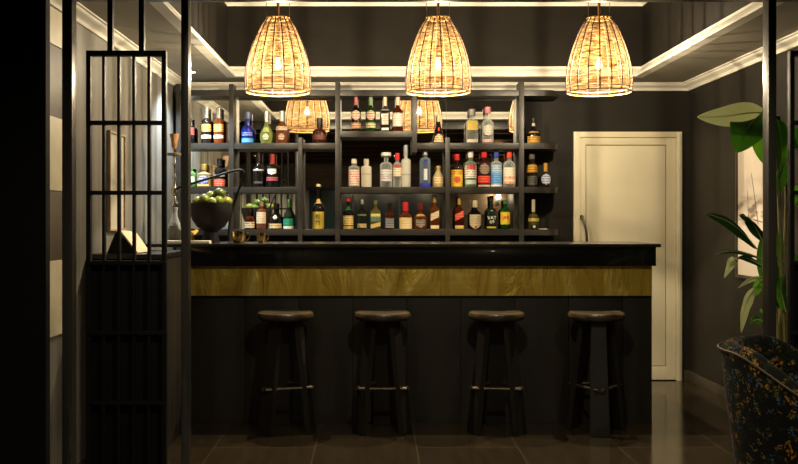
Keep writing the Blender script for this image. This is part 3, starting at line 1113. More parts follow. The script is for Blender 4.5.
def bottle(name, label, px, wpx, ytop, zshelf, glas, style='round', hb=0.55, hs=0.70, nr=0.30, sec='round',
           cap=((40, 36, 32), 0.12, 0), labels=(), depth=7.962, extra=None, text=(), shelfname=None):
    k = depth / F
    r = wpx * k / 2
    x = PX(px, depth)
    ztop = PZ(ytop, depth)
    h = ztop - zshelf
    root = empty('liquor_bottle' if name is None else name, (x, depth, zshelf))
    tag(root, label, 'bottle', 'liquor bottles on the back bar')
    cc, ch, cm = cap[:3]
    cr = cap[3] if len(cap) > 3 else 1.12
    H = h * (1 - ch * 0.55)
    n_r = r * nr
    if sec == 'flat':
        pass
    prof = profile(style, r, H, n_r, hb * h / H, hs * h / H)
    n = 40 if sec != 'round' else 28
    bm = BM()
    rings = []
    for pr, z in prof:
        if pr < 1e-6:
            rings.append([bm.verts.new((0, 0, z))]); continue
        blend = max(0, min(1, (pr - n_r * 1.05) / max(1e-5, r - n_r * 1.05)))
        ring = []
        for i in range(n):
            a = 2 * PI * i / n
            m_ = 1 + (sect(sec, a) - 1) * blend
            if sec == 'square': m_ = 1 + (sect(sec, a) - 1) * blend
            ring.append(bm.verts.new((pr * m_ * math.cos(a), pr * m_ * math.sin(a), z)))
        rings.append(ring)
    for A, B in zip(rings[:-1], rings[1:]):
        for i in range(n):
            j = (i + 1) % n
            if len(A) == 1: bm.faces.new((A[0], B[j], B[i]))
            elif len(B) == 1: bm.faces.new((A[i], A[j], B[0]))
            else: bm.faces.new((A[i], A[j], B[j], B[i]))
    bm.faces.new(rings[-1])
    obj('glass_body', bm, glass(glas, **G[glas]), root, 40)
    # cap
    bm = BM()
    rc = n_r * cr + 0.0012
    z0 = h * (1 - ch)
    lathe(bm, [(0, z0), (rc * 0.98, z0), (rc, z0 + 0.002), (rc, h - 0.003), (rc * 0.85, h), (0, h)], 20)
    obj('cap', bm, cap_mat(cc, cm), root)

    def surf(a, z, off):
        pr = rad_at(prof, z)
        blend = max(0, min(1, (pr - n_r * 1.05) / max(1e-5, r - n_r * 1.05)))
        m_ = 1 + (sect(sec, a) - 1) * blend
        return Vector(((pr * m_ + off) * math.cos(a), (pr * m_ + off) * math.sin(a), z))
    for lb in labels:
        shape, zc, hz, wa, c = lb[:5]
        ink = lb[5] if len(lb) > 5 else None
        slant = lb[6] if len(lb) > 6 else 0.0
        zc_, hz_ = zc * h, hz * h / 2
        wr = R(wa) / 2
        if shape == 'disc':
            wr = min(1.35, hz_ / r)
        nu, nv = 12, 10
        outer, inner = [], []
        for iv in range(nv + 1):
            v = -1 + 2 * iv / nv
            if shape == 'disc': wv_ = math.sqrt(max(0.0, 1 - v * v)) if abs(v) < 1 else 0.04
            elif shape == 'shield': wv_ = 1.0 if v > -0.35 else max(0.06, 1 - ((-0.35 - v) / 0.65) ** 1.3)
            elif shape == 'arch': wv_ = 1.0 if v < 0.2 else max(0.1, math.sqrt(max(0, 1 - ((v - 0.2) / 0.82) ** 2)))
            else: wv_ = 1.0
            ro, ri = [], []
            for iu in range(nu + 1):
                u = -1 + 2 * iu / nu
                a = -PI / 2 + u * wr * wv_
                z = min(max(zc_ + v * hz_ + slant * u * h, 0.004), H - 0.002)
                ro.append(bmv((a, z), surf, 0.0013)); ri.append(bmv((a, z), surf, -0.0003))
            outer.append(ro); inner.append(ri)
        bm = BM()
        vo = [[bm.verts.new(p) for p in row] for row in outer]
        vi = [[bm.verts.new(p) for p in row] for row in inner]
        for a_ in range(nv):
            for b_ in range(nu):
                bm.faces.new((vo[a_][b_], vo[a_][b_ + 1], vo[a_ + 1][b_ + 1], vo[a_ + 1][b_]))
                bm.faces.new((vi[a_][b_], vi[a_ + 1][b_], vi[a_ + 1][b_ + 1], vi[a_][b_ + 1]))
        for b_ in range(nu):
            bm.faces.new((vo[0][b_], vi[0][b_], vi[0][b_ + 1], vo[0][b_ + 1]))
            bm.faces.new((vo[nv][b_], vo[nv][b_ + 1], vi[nv][b_ + 1], vi[nv][b_]))
        for a_ in range(nv):
            bm.faces.new((vo[a_][0], vo[a_ + 1][0], vi[a_ + 1][0], vi[a_][0]))
            bm.faces.new((vo[a_][nu], vi[a_][nu], vi[a_ + 1][nu], vo[a_ + 1][nu]))
        obj('label', bm, label_mat(c, ink), root, 60)
    for tx in text:
        s, zc, size, c = tx
        cu = bpy.data.curves.new('lettering', 'FONT')
        cu.body = s
        cu.size = size
        cu.align_x = 'CENTER'; cu.align_y = 'CENTER'
        cu.extrude = 0.0006
        cu.materials.append(cap_mat(c))
        tmp = bpy.data.objects.new('lettering_curve', cu)
        C.objects.link(tmp)
        me = bpy.data.meshes.new_from_object(tmp.evaluated_get(bpy.context.evaluated_depsgraph_get()))
        bpy.data.objects.remove(tmp)
        bpy.data.curves.remove(cu)
        me.name = 'lettering'
        o = bpy.data.objects.new('lettering', me)
        C.objects.link(o)
        o.parent = root
        rr = rad_at(prof, zc * h)
        o.location = (0, -(rr * (sect(sec, -PI / 2))) - 0.0022, zc * h)
        o.rotation_euler = (R(90), 0, 0)
    return root


def bmv(az, surf, off):
    return surf(az[0], az[1], off)


CREAM = (236, 220, 178); WHITE = (232, 228, 214); GOLD = (206, 160, 64); RED = (190, 44, 38); INK = (60, 44, 34)
B = bottle
M['clear'] = clear_glass('vase_glass', (0.9, 0.93, 0.92, 1), 0.16)
# upper left shelf
B(None, 'dark bottle with a red label half hidden by the post on the upper left shelf', 190, 9, 118, Z_A, 'black', cap=((40, 34, 30), .16, 0), labels=(('rect', .48, .3, 150, (176, 70, 60), INK),))
B(None, 'dark spirit bottle with an amber label and silver cap on the upper left shelf', 206.3, 9.6, 107.5, Z_A, 'dark', 'round', .60, .68, .46, cap=((206, 200, 188), .30, .6), labels=(('rect', .43, .2, 165, (226, 168, 84), INK), ('rect', .19, .09, 165, WHITE)))
B(None, 'orange amber bottle with an amber label and silver cap on the upper left shelf', 218.7, 9.8, 107.5, Z_A, 'orange', 'round', .60, .68, .46, cap=((206, 200, 188), .30, .6), labels=(('rect', .43, .2, 165, (238, 176, 96), INK), ('rect', .19, .09, 165, WHITE)))
B(None, 'deep blue bottle with a pale neck on the upper left shelf', 247.5, 11.5, 112, Z_A, 'blue', 'round', .42, .56, .42, cap=((120, 130, 170), .22, .2), labels=(('rect', .1, .13, 170, (92, 168, 236)), ('rect', .3, .1, 120, (60, 84, 190), (190, 190, 220))))
B(None, 'pale green pear shaped liqueur bottle with a silver foil neck', 266.3, 13, 111, Z_A, 'lime', 'pear', .3, .66, .24, cap=((216, 214, 196), .34, .4, 1.2), labels=(('disc', .2, .2, 90, (226, 226, 190), (150, 140, 90)), ('rect', .42, .14, 80, (190, 206, 120))))
B(None, 'rose amber pear shaped liqueur bottle with a pale foil neck', 281.8, 12.2, 111, Z_A, 'rose', 'slope', .46, .68, .3, cap=((224, 210, 190), .32, .4, 1.2), labels=(('rect', .46, .12, 140, (238, 206, 176), INK), ('disc', .2, .2, 90, (232, 190, 160), (150, 80, 60))))
B(None, 'squat dark red decanter bottle with a black neck in front of the reflected lamp', 319.3, 13.6, 118, Z_A, 'brownred', 'round', .44, .56, .34, cap=((30, 26, 24), .30, 0), labels=(('rect', .25, .2, 150, (100, 52, 42), (70, 34, 28)),))
# upper middle shelf
B(None, 'black vermouth bottle with a round medallion label and red cap', 356, 9.8, 97, Z_B, 'black', 'slope', .58, .74, .34, cap=((176, 92, 84), .24, 0), labels=(('disc', .47, .28, 130, (228, 204, 172), (170, 60, 50)), ('rect', .17, .17, 140, (222, 172, 140), INK)))
B(None, 'green vermouth bottle with a round medallion label', 370.7, 10.2, 97, Z_B, 'green', 'slope', .58, .74, .34, cap=((124, 150, 112), .24, 0), labels=(('disc', .47, .28, 130, (226, 204, 176), (170, 60, 50)), ('rect', .18, .15, 140, (222, 208, 168), INK)))
B(None, 'smoky grey bottle with a tall white label, third on the upper middle shelf', 385, 10.0, 97, Z_B, 'dark', 'round', .56, .66, .36, 'square', cap=((196, 180, 150), .26, .2), labels=(('rect', .36, .32, 66, (214, 206, 190), (150, 140, 126)), ('rect', .07, .07, 70, WHITE), ('rect', .62, .04, 90, (150, 150, 150))))
B(None, 'red brown bottle with a tall white label beside the middle lamp reflection', 397.8, 10.6, 97, Z_B, 'redamber', 'slope', .56, .72, .36, cap=((222, 184, 158), .24, .1), labels=(('rect', .34, .38, 150, (234, 222, 204), (190, 160, 140)),))
# upper right shelf
B(None, 'black cone shaped bottle with a red seal and arched cream label', 438.6, 13, 115, Z_A, 'black', 'cone', .3, .72, .24, cap=((216, 190, 150), .24, .1), labels=(('arch', .18, .3, 96, (226, 196, 150), INK), ('disc', .5, .14, 80, (196, 40, 34))))
B(None, 'clear square bottle with a gold and green label and grey stopper', 472, 12, 109, Z_A, 'clear', 'sharp', .62, .74, .42, 'square', cap=((140, 136, 130), .2, .3, 1.3), labels=(('rect', .52, .28, 84, (214, 178, 76), (170, 176, 90)), ('rect', .08, .08, 84, (222, 204, 176))))
B(None, 'clear engraved bottle with a pink stopper on the upper right shelf', 487.7, 11.6, 107, Z_A, 'clear', 'slope', .55, .72, .4, cap=((204, 120, 130), .17, .0, 1.3), labels=(('disc', .36, .3, 100, (206, 200, 184), (150, 140, 124)), ('rect', .08, .08, 150, (210, 160, 150))))
B(None, 'black brandy bottle with a fanned gold label on the top rounded shelf', 533.3, 14, 118, Z_A, 'black', 'slope', .34, .62, .26, cap=((26, 22, 20), .2, 0), labels=(('rect', .15, .26, 130, (212, 164, 76), INK), ('rect', .44, .07, 110, (190, 150, 80)), ('rect', .78, .2, 120, (220, 210, 190))))
# middle left shelf
B(None, 'green tinted clear bottle half hidden by the post on the middle left shelf', 191, 9.5, 168, Z_2, 'greenclear', 'sharp', .7, .85, .4, cap=((80, 120, 70), .12, 0), labels=(('rect', .4, .3, 120, (196, 214, 170)),))
B(None, 'square pale straw bottle with a violet round label and gold cap', 204, 13.4, 164, Z_2, 'straw', 'sharp', .56, .66, .3, 'square', cap=((214, 178, 92), .26, .7, 1.35), labels=(('disc', .32, .36, 100, (120, 124, 200), (226, 222, 226)), ('rect', .08, .07, 84, (224, 196, 130))))
B(None, 'black bottle with a bright red lower label on the middle left shelf', 219.7, 11, 158.5, Z_2, 'black', 'round', .56, .68, .42, cap=((36, 32, 30), .26, 0), labels=(('rect', .16, .24, 160, (226, 74, 50), (240, 180, 150)), ('rect', .4, .06, 140, (170, 164, 150))))
B(None, 'plain black bottle with faint grey lettering left of the white shield label bottle', 258.6, 11, 153, Z_2, 'black', 'slope', .48, .7, .3, cap=((52, 30, 26), .26, 0), labels=(('rect', .5, .05, 140, (150, 146, 138)), ('rect', .14, .06, 100, (80, 76, 72))))
B(None, 'dark port bottle with a white shield label and red neck foil', 272.4, 11.8, 154, Z_2, 'black', 'round', .56, .68, .34, cap=((170, 60, 52), .30, 0), labels=(('shield', .46, .18, 90, (232, 228, 218), (120, 110, 100)), ('rect', .25, .11, 140, (180, 80, 84), INK)))
# middle centre shelf
B(None, 'clear bottle with a red and white berry label beside the plain white bottle', 354, 10.8, 159, Z_2, 'clear', 'round', .68, .76, .42, cap=((230, 218, 192), .16, 0), labels=(('rect', .34, .56, 165, (236, 214, 196), (206, 48, 60)),))
B(None, 'plain solid white bottle with a white cap on the middle shelf', 366.3, 10.6, 159, Z_2, 'white', 'round', .68, .76, .42, cap=((232, 222, 196), .16, 0), labels=(('rect', .46, .05, 120, (214, 196, 166)),))
B(None, 'clear vodka bottle with a white and red label and flat white cap', 386.2, 12.4, 152.5, Z_2, 'clear', 'round', .62, .72, .34, cap=((230, 228, 220), .10, 0, 2.3), labels=(('rect', .34, .34, 120, (214, 218, 216), (130, 130, 140)), ('rect', .30, .12, 124, (196, 54, 50), (230, 220, 214))))
B(None, 'clear bottle with a pale label and bright red cap', 397.4, 8.6, 153, Z_2, 'clear', 'round', .62, .72, .40, cap=((212, 44, 46), .20, 0, 1.25), labels=(('rect', .44, .24, 150, (226, 216, 190), (180, 120, 90)), ('rect', .62, .05, 150, (200, 60, 50))))
B(None, 'tall frosted white bottle taller than its neighbours on the middle shelf', 406, 9.4, 145, Z_2, 'frost', 'round', .62, .68, .36, cap=((186, 190, 190), .24, .3), labels=(('rect', .30, .04, 150, (186, 180, 160)),))
B(None, 'clear vodka bottle with blue base and silver ball stopper', 425.3, 10.2, 150, Z_2, 'clearblue', 'round', .72, .8, .36, cap=((216, 216, 212), .13, .4, 1.1), labels=(('rect', .06, .1, 178, (50, 54, 190)), ('disc', .69, .09, 60, (40, 44, 170)), ('rect', .34, .3, 40, (220, 222, 224))))
B(None, 'squat pale gold flask leaning against the upright on the middle shelf', 438.5, 10, 166, Z_2, 'palegold', 'slope', .40, .86, .36, cap=((216, 180, 116), .12, 0), labels=(('rect', .32, .36, 130, (232, 210, 160), (180, 120, 60)),))
# middle right shelf
B(None, 'dark bottle with a yellow label and red cap, leftmost on the middle right shelf', 456.7, 11.6, 154, Z_2, 'dark', 'round', .56, .70, .38, cap=((196, 44, 40), .19, 0, 1.25), labels=(('rect', .20, .38, 170, (232, 196, 60), (206, 150, 40)), ('rect', .46, .12, 170, (226, 168, 56), INK), ('disc', .22, .2, 50, (196, 60, 44))))
B(None, 'pale green clear bottle with a white and red label and white cap', 470.6, 12, 151, Z_2, 'cleargreen', 'round', .60, .72, .36, cap=((232, 228, 216), .18, 0, 1.25), labels=(('rect', .42, .34, 160, (236, 230, 216), (120, 110, 100)), ('arch', .55, .14, 90, (198, 50, 52)), ('rect', .14, .12, 120, (190, 206, 190))))
B(None, 'dark red brown rum bottle with a red lower label and red cap', 484, 12.4, 151, Z_2, 'brownred', 'round', .62, .74, .36, cap=((206, 44, 46), .18, 0, 1.25), labels=(('rect', .21, .2, 160, (206, 44, 38), (240, 120, 70)), ('disc', .5, .3, 100, (150, 130, 110), (80, 60, 50)), ('rect', .04, .05, 150, (220, 190, 170))))
B(None, 'clear gin bottle with a blue label and blue cap', 496.3, 11, 151, Z_2, 'clear', 'round', .60, .72, .36, cap=((48, 74, 150), .18, 0, 1.25), labels=(('rect', .24, .34, 160, (70, 136, 200), (130, 180, 226)), ('rect', .5, .22, 140, (170, 192, 214), (96, 116, 160)), ('rect', .05, .06, 160, WHITE)))
B(None, 'clear bottle with a white and orange label and orange red cap', 509.3, 12.4, 151.5, Z_2, 'clear', 'round', .56, .74, .34, cap=((224, 74, 50), .18, 0, 1.25), labels=(('rect', .32, .46, 150, (230, 218, 194), (206, 190, 170)), ('rect', .26, .10, 130, (220, 110, 66), (236, 200, 170)), ('rect', .12, .06, 130, (220, 120, 70))))
B(None, 'dark bottle with a gold label on the middle rounded shelf', 532, 10.8, 154.5, Z_2, 'dark', 'round', .54, .72, .44, cap=((120, 116, 108), .14, .3), labels=(('rect', .58, .26, 160, (216, 160, 50), INK), ('rect', .2, .28, 150, (64, 60, 54), (110, 104, 96))))
B(None, 'small dark bottle with a blue and white oval label and gold cap', 545.6, 9.6, 163, Z_2, 'dark', 'slope', .42, .62, .30, cap=((214, 160, 60), .36, .3, 1.25), labels=(('disc', .34, .46, 120, (196, 200, 216), (80, 92, 150)),))
# lower left shelf
B(None, 'small round amber bottle with a cream label beside the gold cups', 249.7, 10.4, 208, Z_3, 'redamber', 'round', .46, .62, .28, cap=((70, 46, 30), .2, 0), labels=(('rect', .2, .3, 150, (234, 210, 168), INK),))
B(None, 'slim rose whisky bottle with a tall cream label on the lower left shelf', 261.3, 9.6, 202, Z_3, 'rose', 'round', .66, .76, .38, cap=((180, 150, 130), .16, .1), labels=(('rect', .42, .42, 150, (238, 214, 178), (200, 170, 130)),))
B(None, 'black bottle with a white medallion and cream base label on the lower left shelf', 275.6, 12.2, 203, Z_3, 'black', 'slope', .42, .66, .28, cap=((34, 30, 28), .22, 0), labels=(('disc', .46, .17, 70, (232, 226, 214), (120, 90, 70)), ('rect', .13, .2, 165, (232, 206, 152), INK)))
B(None, 'conical dark green bottle with an emerald label and white base band', 288.6, 10.6, 199, Z_3, 'darkgreen', 'slope', .38, .76, .24, cap=((90, 140, 80), .28, .1), labels=(('rect', .24, .22, 165, (28, 140, 96), (60, 180, 140)), ('rect', .06, .1, 165, (226, 230, 216))))
B(None, 'tall dark bottle with a gold label in the tall narrow bay', 318.3, 11.6, 184, Z_3, 'black', 'slope', .46, .66, .28, cap=((226, 206, 160), .06, 0, 1.3), labels=(('rect', .2, .38, 165, (196, 166, 60)), ('rect', .62, .10, 178, (214, 178, 96))), text=(('松', .275, .045, (50, 40, 20)), ('竹', .145, .045, (50, 40, 20))))
# lower centre shelf
B(None, 'dark bottle with a cream label, green neck band and red cap', 348.2, 10.2, 197.5, Z_3, 'black', 'slope', .52, .68, .3, cap=((196, 54, 50), .13, 0, 1.3), labels=(('rect', .28, .30, 160, (232, 202, 126), (180, 140, 80)), ('rect', .05, .1, 160, (226, 190, 110)), ('rect', .66, .12, 178, (40, 110, 50))))
B(None, 'very dark green malt bottle with a small pale label and silver cap', 362, 9.4, 199.5, Z_3, 'darkgreen', 'slope', .54, .72, .28, cap=((190, 186, 170), .16, .5), labels=(('rect', .12, .14, 140, (230, 206, 140)), ('rect', .48, .06, 130, (140, 140, 124))))
B(None, 'green gold square bottle with a teal label and slanted gold label', 375.6, 11, 200.5, Z_3, 'olive', 'slope', .58, .78, .3, 'square', cap=((110, 120, 80), .12, .2), labels=(('rect', .48, .12, 84, (226, 214, 120)), ('rect', .36, .18, 84, (110, 140, 116), (80, 110, 96)), ('rect', .14, .14, 84, (232, 198, 120), None, .04)))
B(None, 'square amber whiskey bottle with a grey label and black cap', 389.6, 9.6, 203, Z_3, 'redamber', 'round', .52, .66, .34, 'square', cap=((24, 22, 22), .2, 0), labels=(('rect', .24, .38, 84, (150, 150, 150), (60, 60, 60)),))
B(None, 'amber bourbon bottle with a dripping red wax neck and wide cream label', 405.6, 12.4, 202, Z_3, 'amber', 'slope', .46, .66, .32, 'flat', cap=((206, 50, 56), .34, 0, 1.35), labels=(('rect', .22, .42, 150, (240, 216, 158), (214, 184, 128)),))
B(None, 'round shouldered amber bottle with a silver emblem and dark red cap', 420.5, 13, 203, Z_3, 'amber', 'slope', .42, .66, .26, cap=((124, 34, 40), .26, 0, 1.25), labels=(('rect', .54, .08, 120, (214, 180, 110)), ('shield', .22, .30, 90, (150, 140, 128), (90, 80, 70))))
B(None, 'amber square bottle with a slanted cream label and gold cap', 434.6, 9.4, 195, Z_3, 'amber', 'slope', .56, .74, .30, 'square', cap=((214, 172, 90), .22, .4), labels=(('rect', .40, .20, 84, (238, 222, 184), (200, 170, 120), .05), ('rect', .07, .1, 84, (234, 212, 160))))
# lower right shelf
B(None, 'dark amber square bottle with a slanted red label and gold cap', 459, 9.8, 197, Z_3, 'redamber', 'slope', .56, .76, .32, 'square', cap=((206, 168, 84), .24, .4), labels=(('rect', .42, .20, 84, (226, 74, 56), (240, 150, 120), .06), ('rect', .07, .1, 84, (232, 190, 110))))
B(None, 'dark round bottle with a cream shield label and cream cap', 475.2, 11.8, 200.5, Z_3, 'black', 'slope', .50, .72, .30, cap=((238, 220, 176), .24, 0, 1.4), labels=(('shield', .26, .50, 140, (238, 220, 178), (200, 180, 140)), ('disc', .08, .09, 40, (196, 60, 50))))
B(None, 'very dark green bottle with white lettering and a yellow base line', 491.4, 10, 196, Z_3, 'darkgreen', 'round', .52, .64, .36, cap=((46, 60, 40), .14, 0), labels=(('rect', .06, .05, 140, (226, 200, 70)),), text=(('VAT', .34, .040, (240, 236, 222)), ('69', .22, .040, (240, 236, 222))))
B(None, 'green whisky bottle with a yellow label and red lettering', 505.2, 9.6, 200, Z_3, 'green', 'slope', .62, .78, .36, cap=((60, 110, 60), .14, 0), labels=(('rect', .38, .42, 160, (240, 206, 60)),), text=(('J&B', .40, .038, (214, 40, 34)),))
B(None, 'olive gold flagon with a tall pale neck on the lowest rounded shelf', 533.4, 11, 199.5, Z_3, 'olive', 'round', .34, .54, .24, cap=((230, 220, 190), .42, 0, 1.2), labels=(('rect', .32, .10, 150, (220, 196, 110)), ('rect', .09, .14, 90, (24, 22, 20)), ('disc', .09, .09, 40, (224, 214, 190))))
bm = BM(); box(bm, -0.034, 0.034, -0.03, 0.03, 0, 0.006, 0.002)
o = obj('coaster', bm, M['white_cloth'], None, loc=(PX(542.8, 7.98), 7.98, Z_3))
tag(o, 'small white coaster on the lowest rounded shelf', 'coaster')

# ------------------------------------------------------------------ things on the counter
def make_bowl():
    D = 6.72
    k = D / F
    root = empty('fruit_bowl', (PX(210.8, D), D, CT))
    tag(root, 'large black footed bowl of limes on the left end of the counter', 'bowl')
    h = PZ(203, D) - CT
    r = 21.5 * k
    bm = BM()
    lathe(bm, [(0, h * .46), (r * .55, h * .50), (r * .80, h * .64), (r * .93, h * .84), (r * .965, h), (r, h), (r * .98, h * .82), (r * .86, h * .58),
               (r * .64, h * .40), (r * .44, h * .33), (r * .34, h * .28), (r * .36, h * .16), (r * .42, h * .03), (r * .43, 0), (0, 0)], 48, cap=False)
    obj('bowl_body', bm, M['bowl_black'], root)
    return root
bowl = make_bowl()
def lime(px, py, rpx, dy, label, mi='lime', tilt=0.0):
    D = 6.72 + dy
    p = P(px, py, D)
    r = rpx * D / F
    o = empty('lime', p)
    o.rotation_euler = (tilt, R(70) * (1 if tilt >= 0 else -1), tilt * 2)
    tag(o, label, 'lime', 'limes in the black bowl')
    bm = BM()
    pr = []
    for i in range(15):
        t = PI * i / 14
        z = -math.cos(t) * r * 1.14
        rr = math.sin(t) * r
        if i in (1, 13): rr *= .9
        pr.append((max(rr, 0.0) if 0 < i < 14 else 0.0, z + (0.1 * r if i == 14 else -0.1 * r if i == 0 else 0)))
    lathe(bm, pr, 24, cap=False)
    obj('skin', bm, M[mi], o, 80)
    bm = BM(); lathe(bm, [(0, r * 1.2), (r * .12, r * 1.21), (r * .1, r * 1.28), (0, r * 1.28)], 10)
    obj('stem_end', bm, M['trunk'], o)
M['lime_yellow'] = noisy('yellow_lime_skin', lin(138, 132, 50), lin(120, 124, 44), (9, 9, 9), 0.35)
M['lime_dark'] = noisy('dark_lime_skin', lin(74, 88, 26), lin(58, 74, 22), (9, 9, 9), 0.35)
lime(198, 202, 5.2, -0.03, 'yellowish lime at the left rim of the black bowl', 'lime_yellow', .3)
lime(204.6, 199.4, 5.4, -0.075, 'lime right of the yellowish one in the black bowl', 'lime', -.4)
lime(211, 196.2, 5.2, 0.02, 'lime left of the topmost dark one in the bowl', 'lime', .7)
lime(219.2, 193.9, 5.8, -0.01, 'topmost dark green lime on the pile in the bowl', 'lime_dark', .2)
lime(212.6, 202, 4.8, -0.095, 'lime low at the front middle of the bowl', 'lime', .9)
lime(219, 201.2, 5.4, -0.07, 'lime beneath the topmost dark one in the bowl', 'lime', -.6)
lime(226.8, 201.8, 5.0, -0.03, 'yellowish lime at the right rim of the bowl', 'lime_yellow', .5)
lime(210, 204, 5.6, 0.08, 'lime at the back of the bowl seen in the mirror', 'lime', .1)

def make_cup(px, w, ytop, D):
    k = D / F
    r = w * k / 2
    h = PZ(ytop, D) - CT
    o = empty('gold_cup', (PX(px, D), D, CT))
    bm = BM()
    lathe(bm, [(0, .004), (r * .5, .004), (r * .82, h * .35), (r * .92, h), (r, h), (r * .95, h * .6), (r * .82, h * .25), (r * .55, 0), (0, 0)], 32, cap=False)
    obj('cup_body', bm, M['gold'], o)
    bm = BM()
    tube(bm, spline([(r * .93, 0, h * .82), (r * 1.3, 0, h * .84), (r * 1.45, 0, h * .55), (r * 1.2, 0, h * .3), (r * .85, 0, h * .28)], 20), 0.0035, 8)
    obj('handle', bm, M['gold'], o)
    return o
o = make_cup(238.5, 15.5, 231.2, 6.55); tag(o, 'larger gold cup beside the black bowl', 'cup', 'gold cups on the counter')
o = make_cup(261.3, 9.8, 232.8, 6.6); tag(o, 'smaller gold cup right of the larger one on the counter', 'cup', 'gold cups on the counter')

bm = BM()
box(bm, -0.15, 0.15, -0.05, 0.05, 0, 0.012, 0.004)
box(bm, -0.148, 0.148, -0.046, 0.05, 0.012, 0.02, 0.004)
o = obj('bar_towel', bm, M['white_cloth'], None, loc=(-1.26, 6.46, CT))
tag(o, 'folded white bar towel lying on the left end of the counter', 'towel')
# small brass dish behind the bowl, half hidden
bm = BM(); lathe(bm, [(0, 0), (.025, 0), (.03, .006), (.012, .014), (.01, .05), (.03, .062), (.055, .085), (.06, .1), (.056, .1), (.04, .076), (0, .068)], 32)
o = obj('brass_dish', bm, M['gold'], None, loc=(PX(196, 6.62), 6.50, CT)); tag(o, 'small footed brass dish left of the bowl stem', 'dish')

def make_hookah():
    D = 6.86
    k = D / F
    root = empty('hookah', (PX(174.3, D), D, CT))
    tag(root, 'tall hookah pipe with a clay bowl at the left end of the counter', 'hookah')
    Z = lambda y: PZ(y, D) - CT
    def lp(name, prof, m, parent=root, lab=None, n=28):
        bm = BM(); lathe(bm, [(r * k, Z(y)) for r, y in prof], n)
        q = obj(name, bm, m, parent)
        if lab: q['label'] = lab
        return q
    vase = lp('glass_vase', [(6.2, 241.4), (7.2, 240.2), (7.4, 237), (7.0, 231), (5.8, 224), (4.0, 219), (3.0, 215), (3.0, 211), (3.5, 209), (3.5, 207.6)], M['clear'], lab='clear glass water vase')
    bm = BM(); lathe(bm, [(r * k, Z(y)) for r, y in ((6.4, 240.6), (6.9, 238), (6.7, 232), (5.6, 226))], 28)
    obj('water', bm, mat('vase_water', lin(190, 176, 150), 0.05, 0, 0.5, 0.7, 1.33), vase)
    lp('stem', [(2.6, 208), (4.0, 206), (4.2, 203), (2.4, 200), (1.8, 196), (3.4, 193), (3.6, 190), (1.8, 186), (1.5, 180), (2.3, 177.5), (1.5, 175), (1.4, 166), (2.2, 164), (1.4, 162), (1.3, 152), (1.3, 147)], M['chrome'], lab='turned chrome stem')
    lp('tray', [(1.5, 156), (6.6, 155.6), (7.4, 153.6), (7.2, 153.2), (6.4, 154.6), (1.5, 154.8)], M['taupe_frame'], lab='flat metal ash tray')
    lp('clay_bowl', [(1.4, 149), (2.6, 147.4), (3.0, 143), (4.2, 137), (4.5, 134), (3.9, 134), (3.0, 138), (0.0, 140)], M['clay'], lab='terracotta tobacco bowl')
    def q(px, py, d): return P(px, py, d) - root.location
    bm = BM()
    tube(bm, spline([q(176, 189, D), q(180, 187, D - .06), q(192, 183.5, D - .10), q(215, 176.5, D - .10), q(233, 171, D - .08), q(241, 170, D - .06),
                     q(244.5, 174, D - .04), q(241, 184, D - .02), q(236, 197, D), q(231, 214, D + .02), q(229, 228, D + .03), q(229, 240.5, D + .03)], 60), 0.0085, 10)
    obj('hose', bm, M['black_plastic'], root)
make_hookah()

def make_menu():
    D = 5.75
    root = empty('menu_stand', (PX(130, D), D, 1.172))
    tag(root, 'cream menu page tilted on a black stand behind the lattice', 'menu stand')
    def q(px, py, d): return P(px, py, d) - root.location
    A, Bq, Cq, Dq = q(119.5, 231, 5.66), q(135, 232.5, 5.86), q(148.5, 252.0, 5.84), q(137, 253.5, 5.64)
    n = (Bq - A).cross(Dq - A).normalized()
    if n.z < 0: n = -n
    bm = BM()
    hexa(bm, [A, Bq, Cq, Dq, A + n * .008, Bq + n * .008, Cq + n * .008, Dq + n * .008])
    obj('menu_page', bm, M['cream_card'], root, 0)
    bm = BM()
    z = 0.0
    hexa(bm, [(A.x - .075, A.y, z), (Bq.x - .06, Bq.y, z), (Cq.x - .004, Cq.y, z), (Dq.x - .006, Dq.y, z),
              A - n * .002 - Vector((.02, 0, 0.0)), Bq - n * .002 - Vector((.02, 0, 0)), Vector((Cq.x - .004, Cq.y, .004)), Vector((Dq.x - .006, Dq.y, .004))])
    obj('stand', bm, M['black_plastic'], root, 0)
make_menu()

# ------------------------------------------------------------------ pictures
def picture(name, wall_x, sgn, y0, y1, z0, z1, fw, mframe, mart, label, mast=False):
    yc, zc = (y0 + y1) / 2, (z0 + z1) / 2
    root = empty(name, (wall_x, yc, zc))
    tag(root, label, 'picture')
    hy, hz = (y1 - y0) / 2, (z1 - z0) / 2
    def bx(b, d0, d1, ya, yb, za, zb, bev=.002):
        box(b, sgn * d0, sgn * d1, ya, yb, za, zb, bev)
    bm = BM()
    bx(bm, 0.001, .025, -hy, hy, hz - fw, hz); bx(bm, 0.001, .025, -hy, hy, -hz, -hz + fw)
    bx(bm, 0.001, .025, -hy, -hy + fw, -hz + fw, hz - fw); bx(bm, 0.001, .025, hy - fw, hy, -hz + fw, hz - fw)
    obj('frame', bm, mframe, root)
    bm = BM(); bx(bm, .001, .012, -hy + fw, hy - fw, -hz + fw, hz - fw, 0)
    art = obj('print', bm, mart, root, 0)
    if mast:
        ink = mat('print_ink', lin(110, 94, 84), .6)
        for (ya, za, yb, zb, r) in ((-.03, -.16, .09, .20, .006), (.14, -.14, .165, .08, .004), (.06, -.13, -.2, -.16, .004)):
            bm = BM()
            d = .0125
            a, b = Vector((sgn * d, ya, za)), Vector((sgn * d, yb, zb))
            t = (b - a).normalized(); nn = Vector((0, -t.z, t.y)) * r
            e = Vector((sgn * .0008, 0, 0))
            hexa(bm, [a - nn - e, a + nn - e, b + nn * .5 - e, b - nn * .5 - e, a - nn + e, a + nn + e, b + nn * .5 + e, b - nn * .5 + e])
            obj('drawn_mast', bm, ink, art, 0)
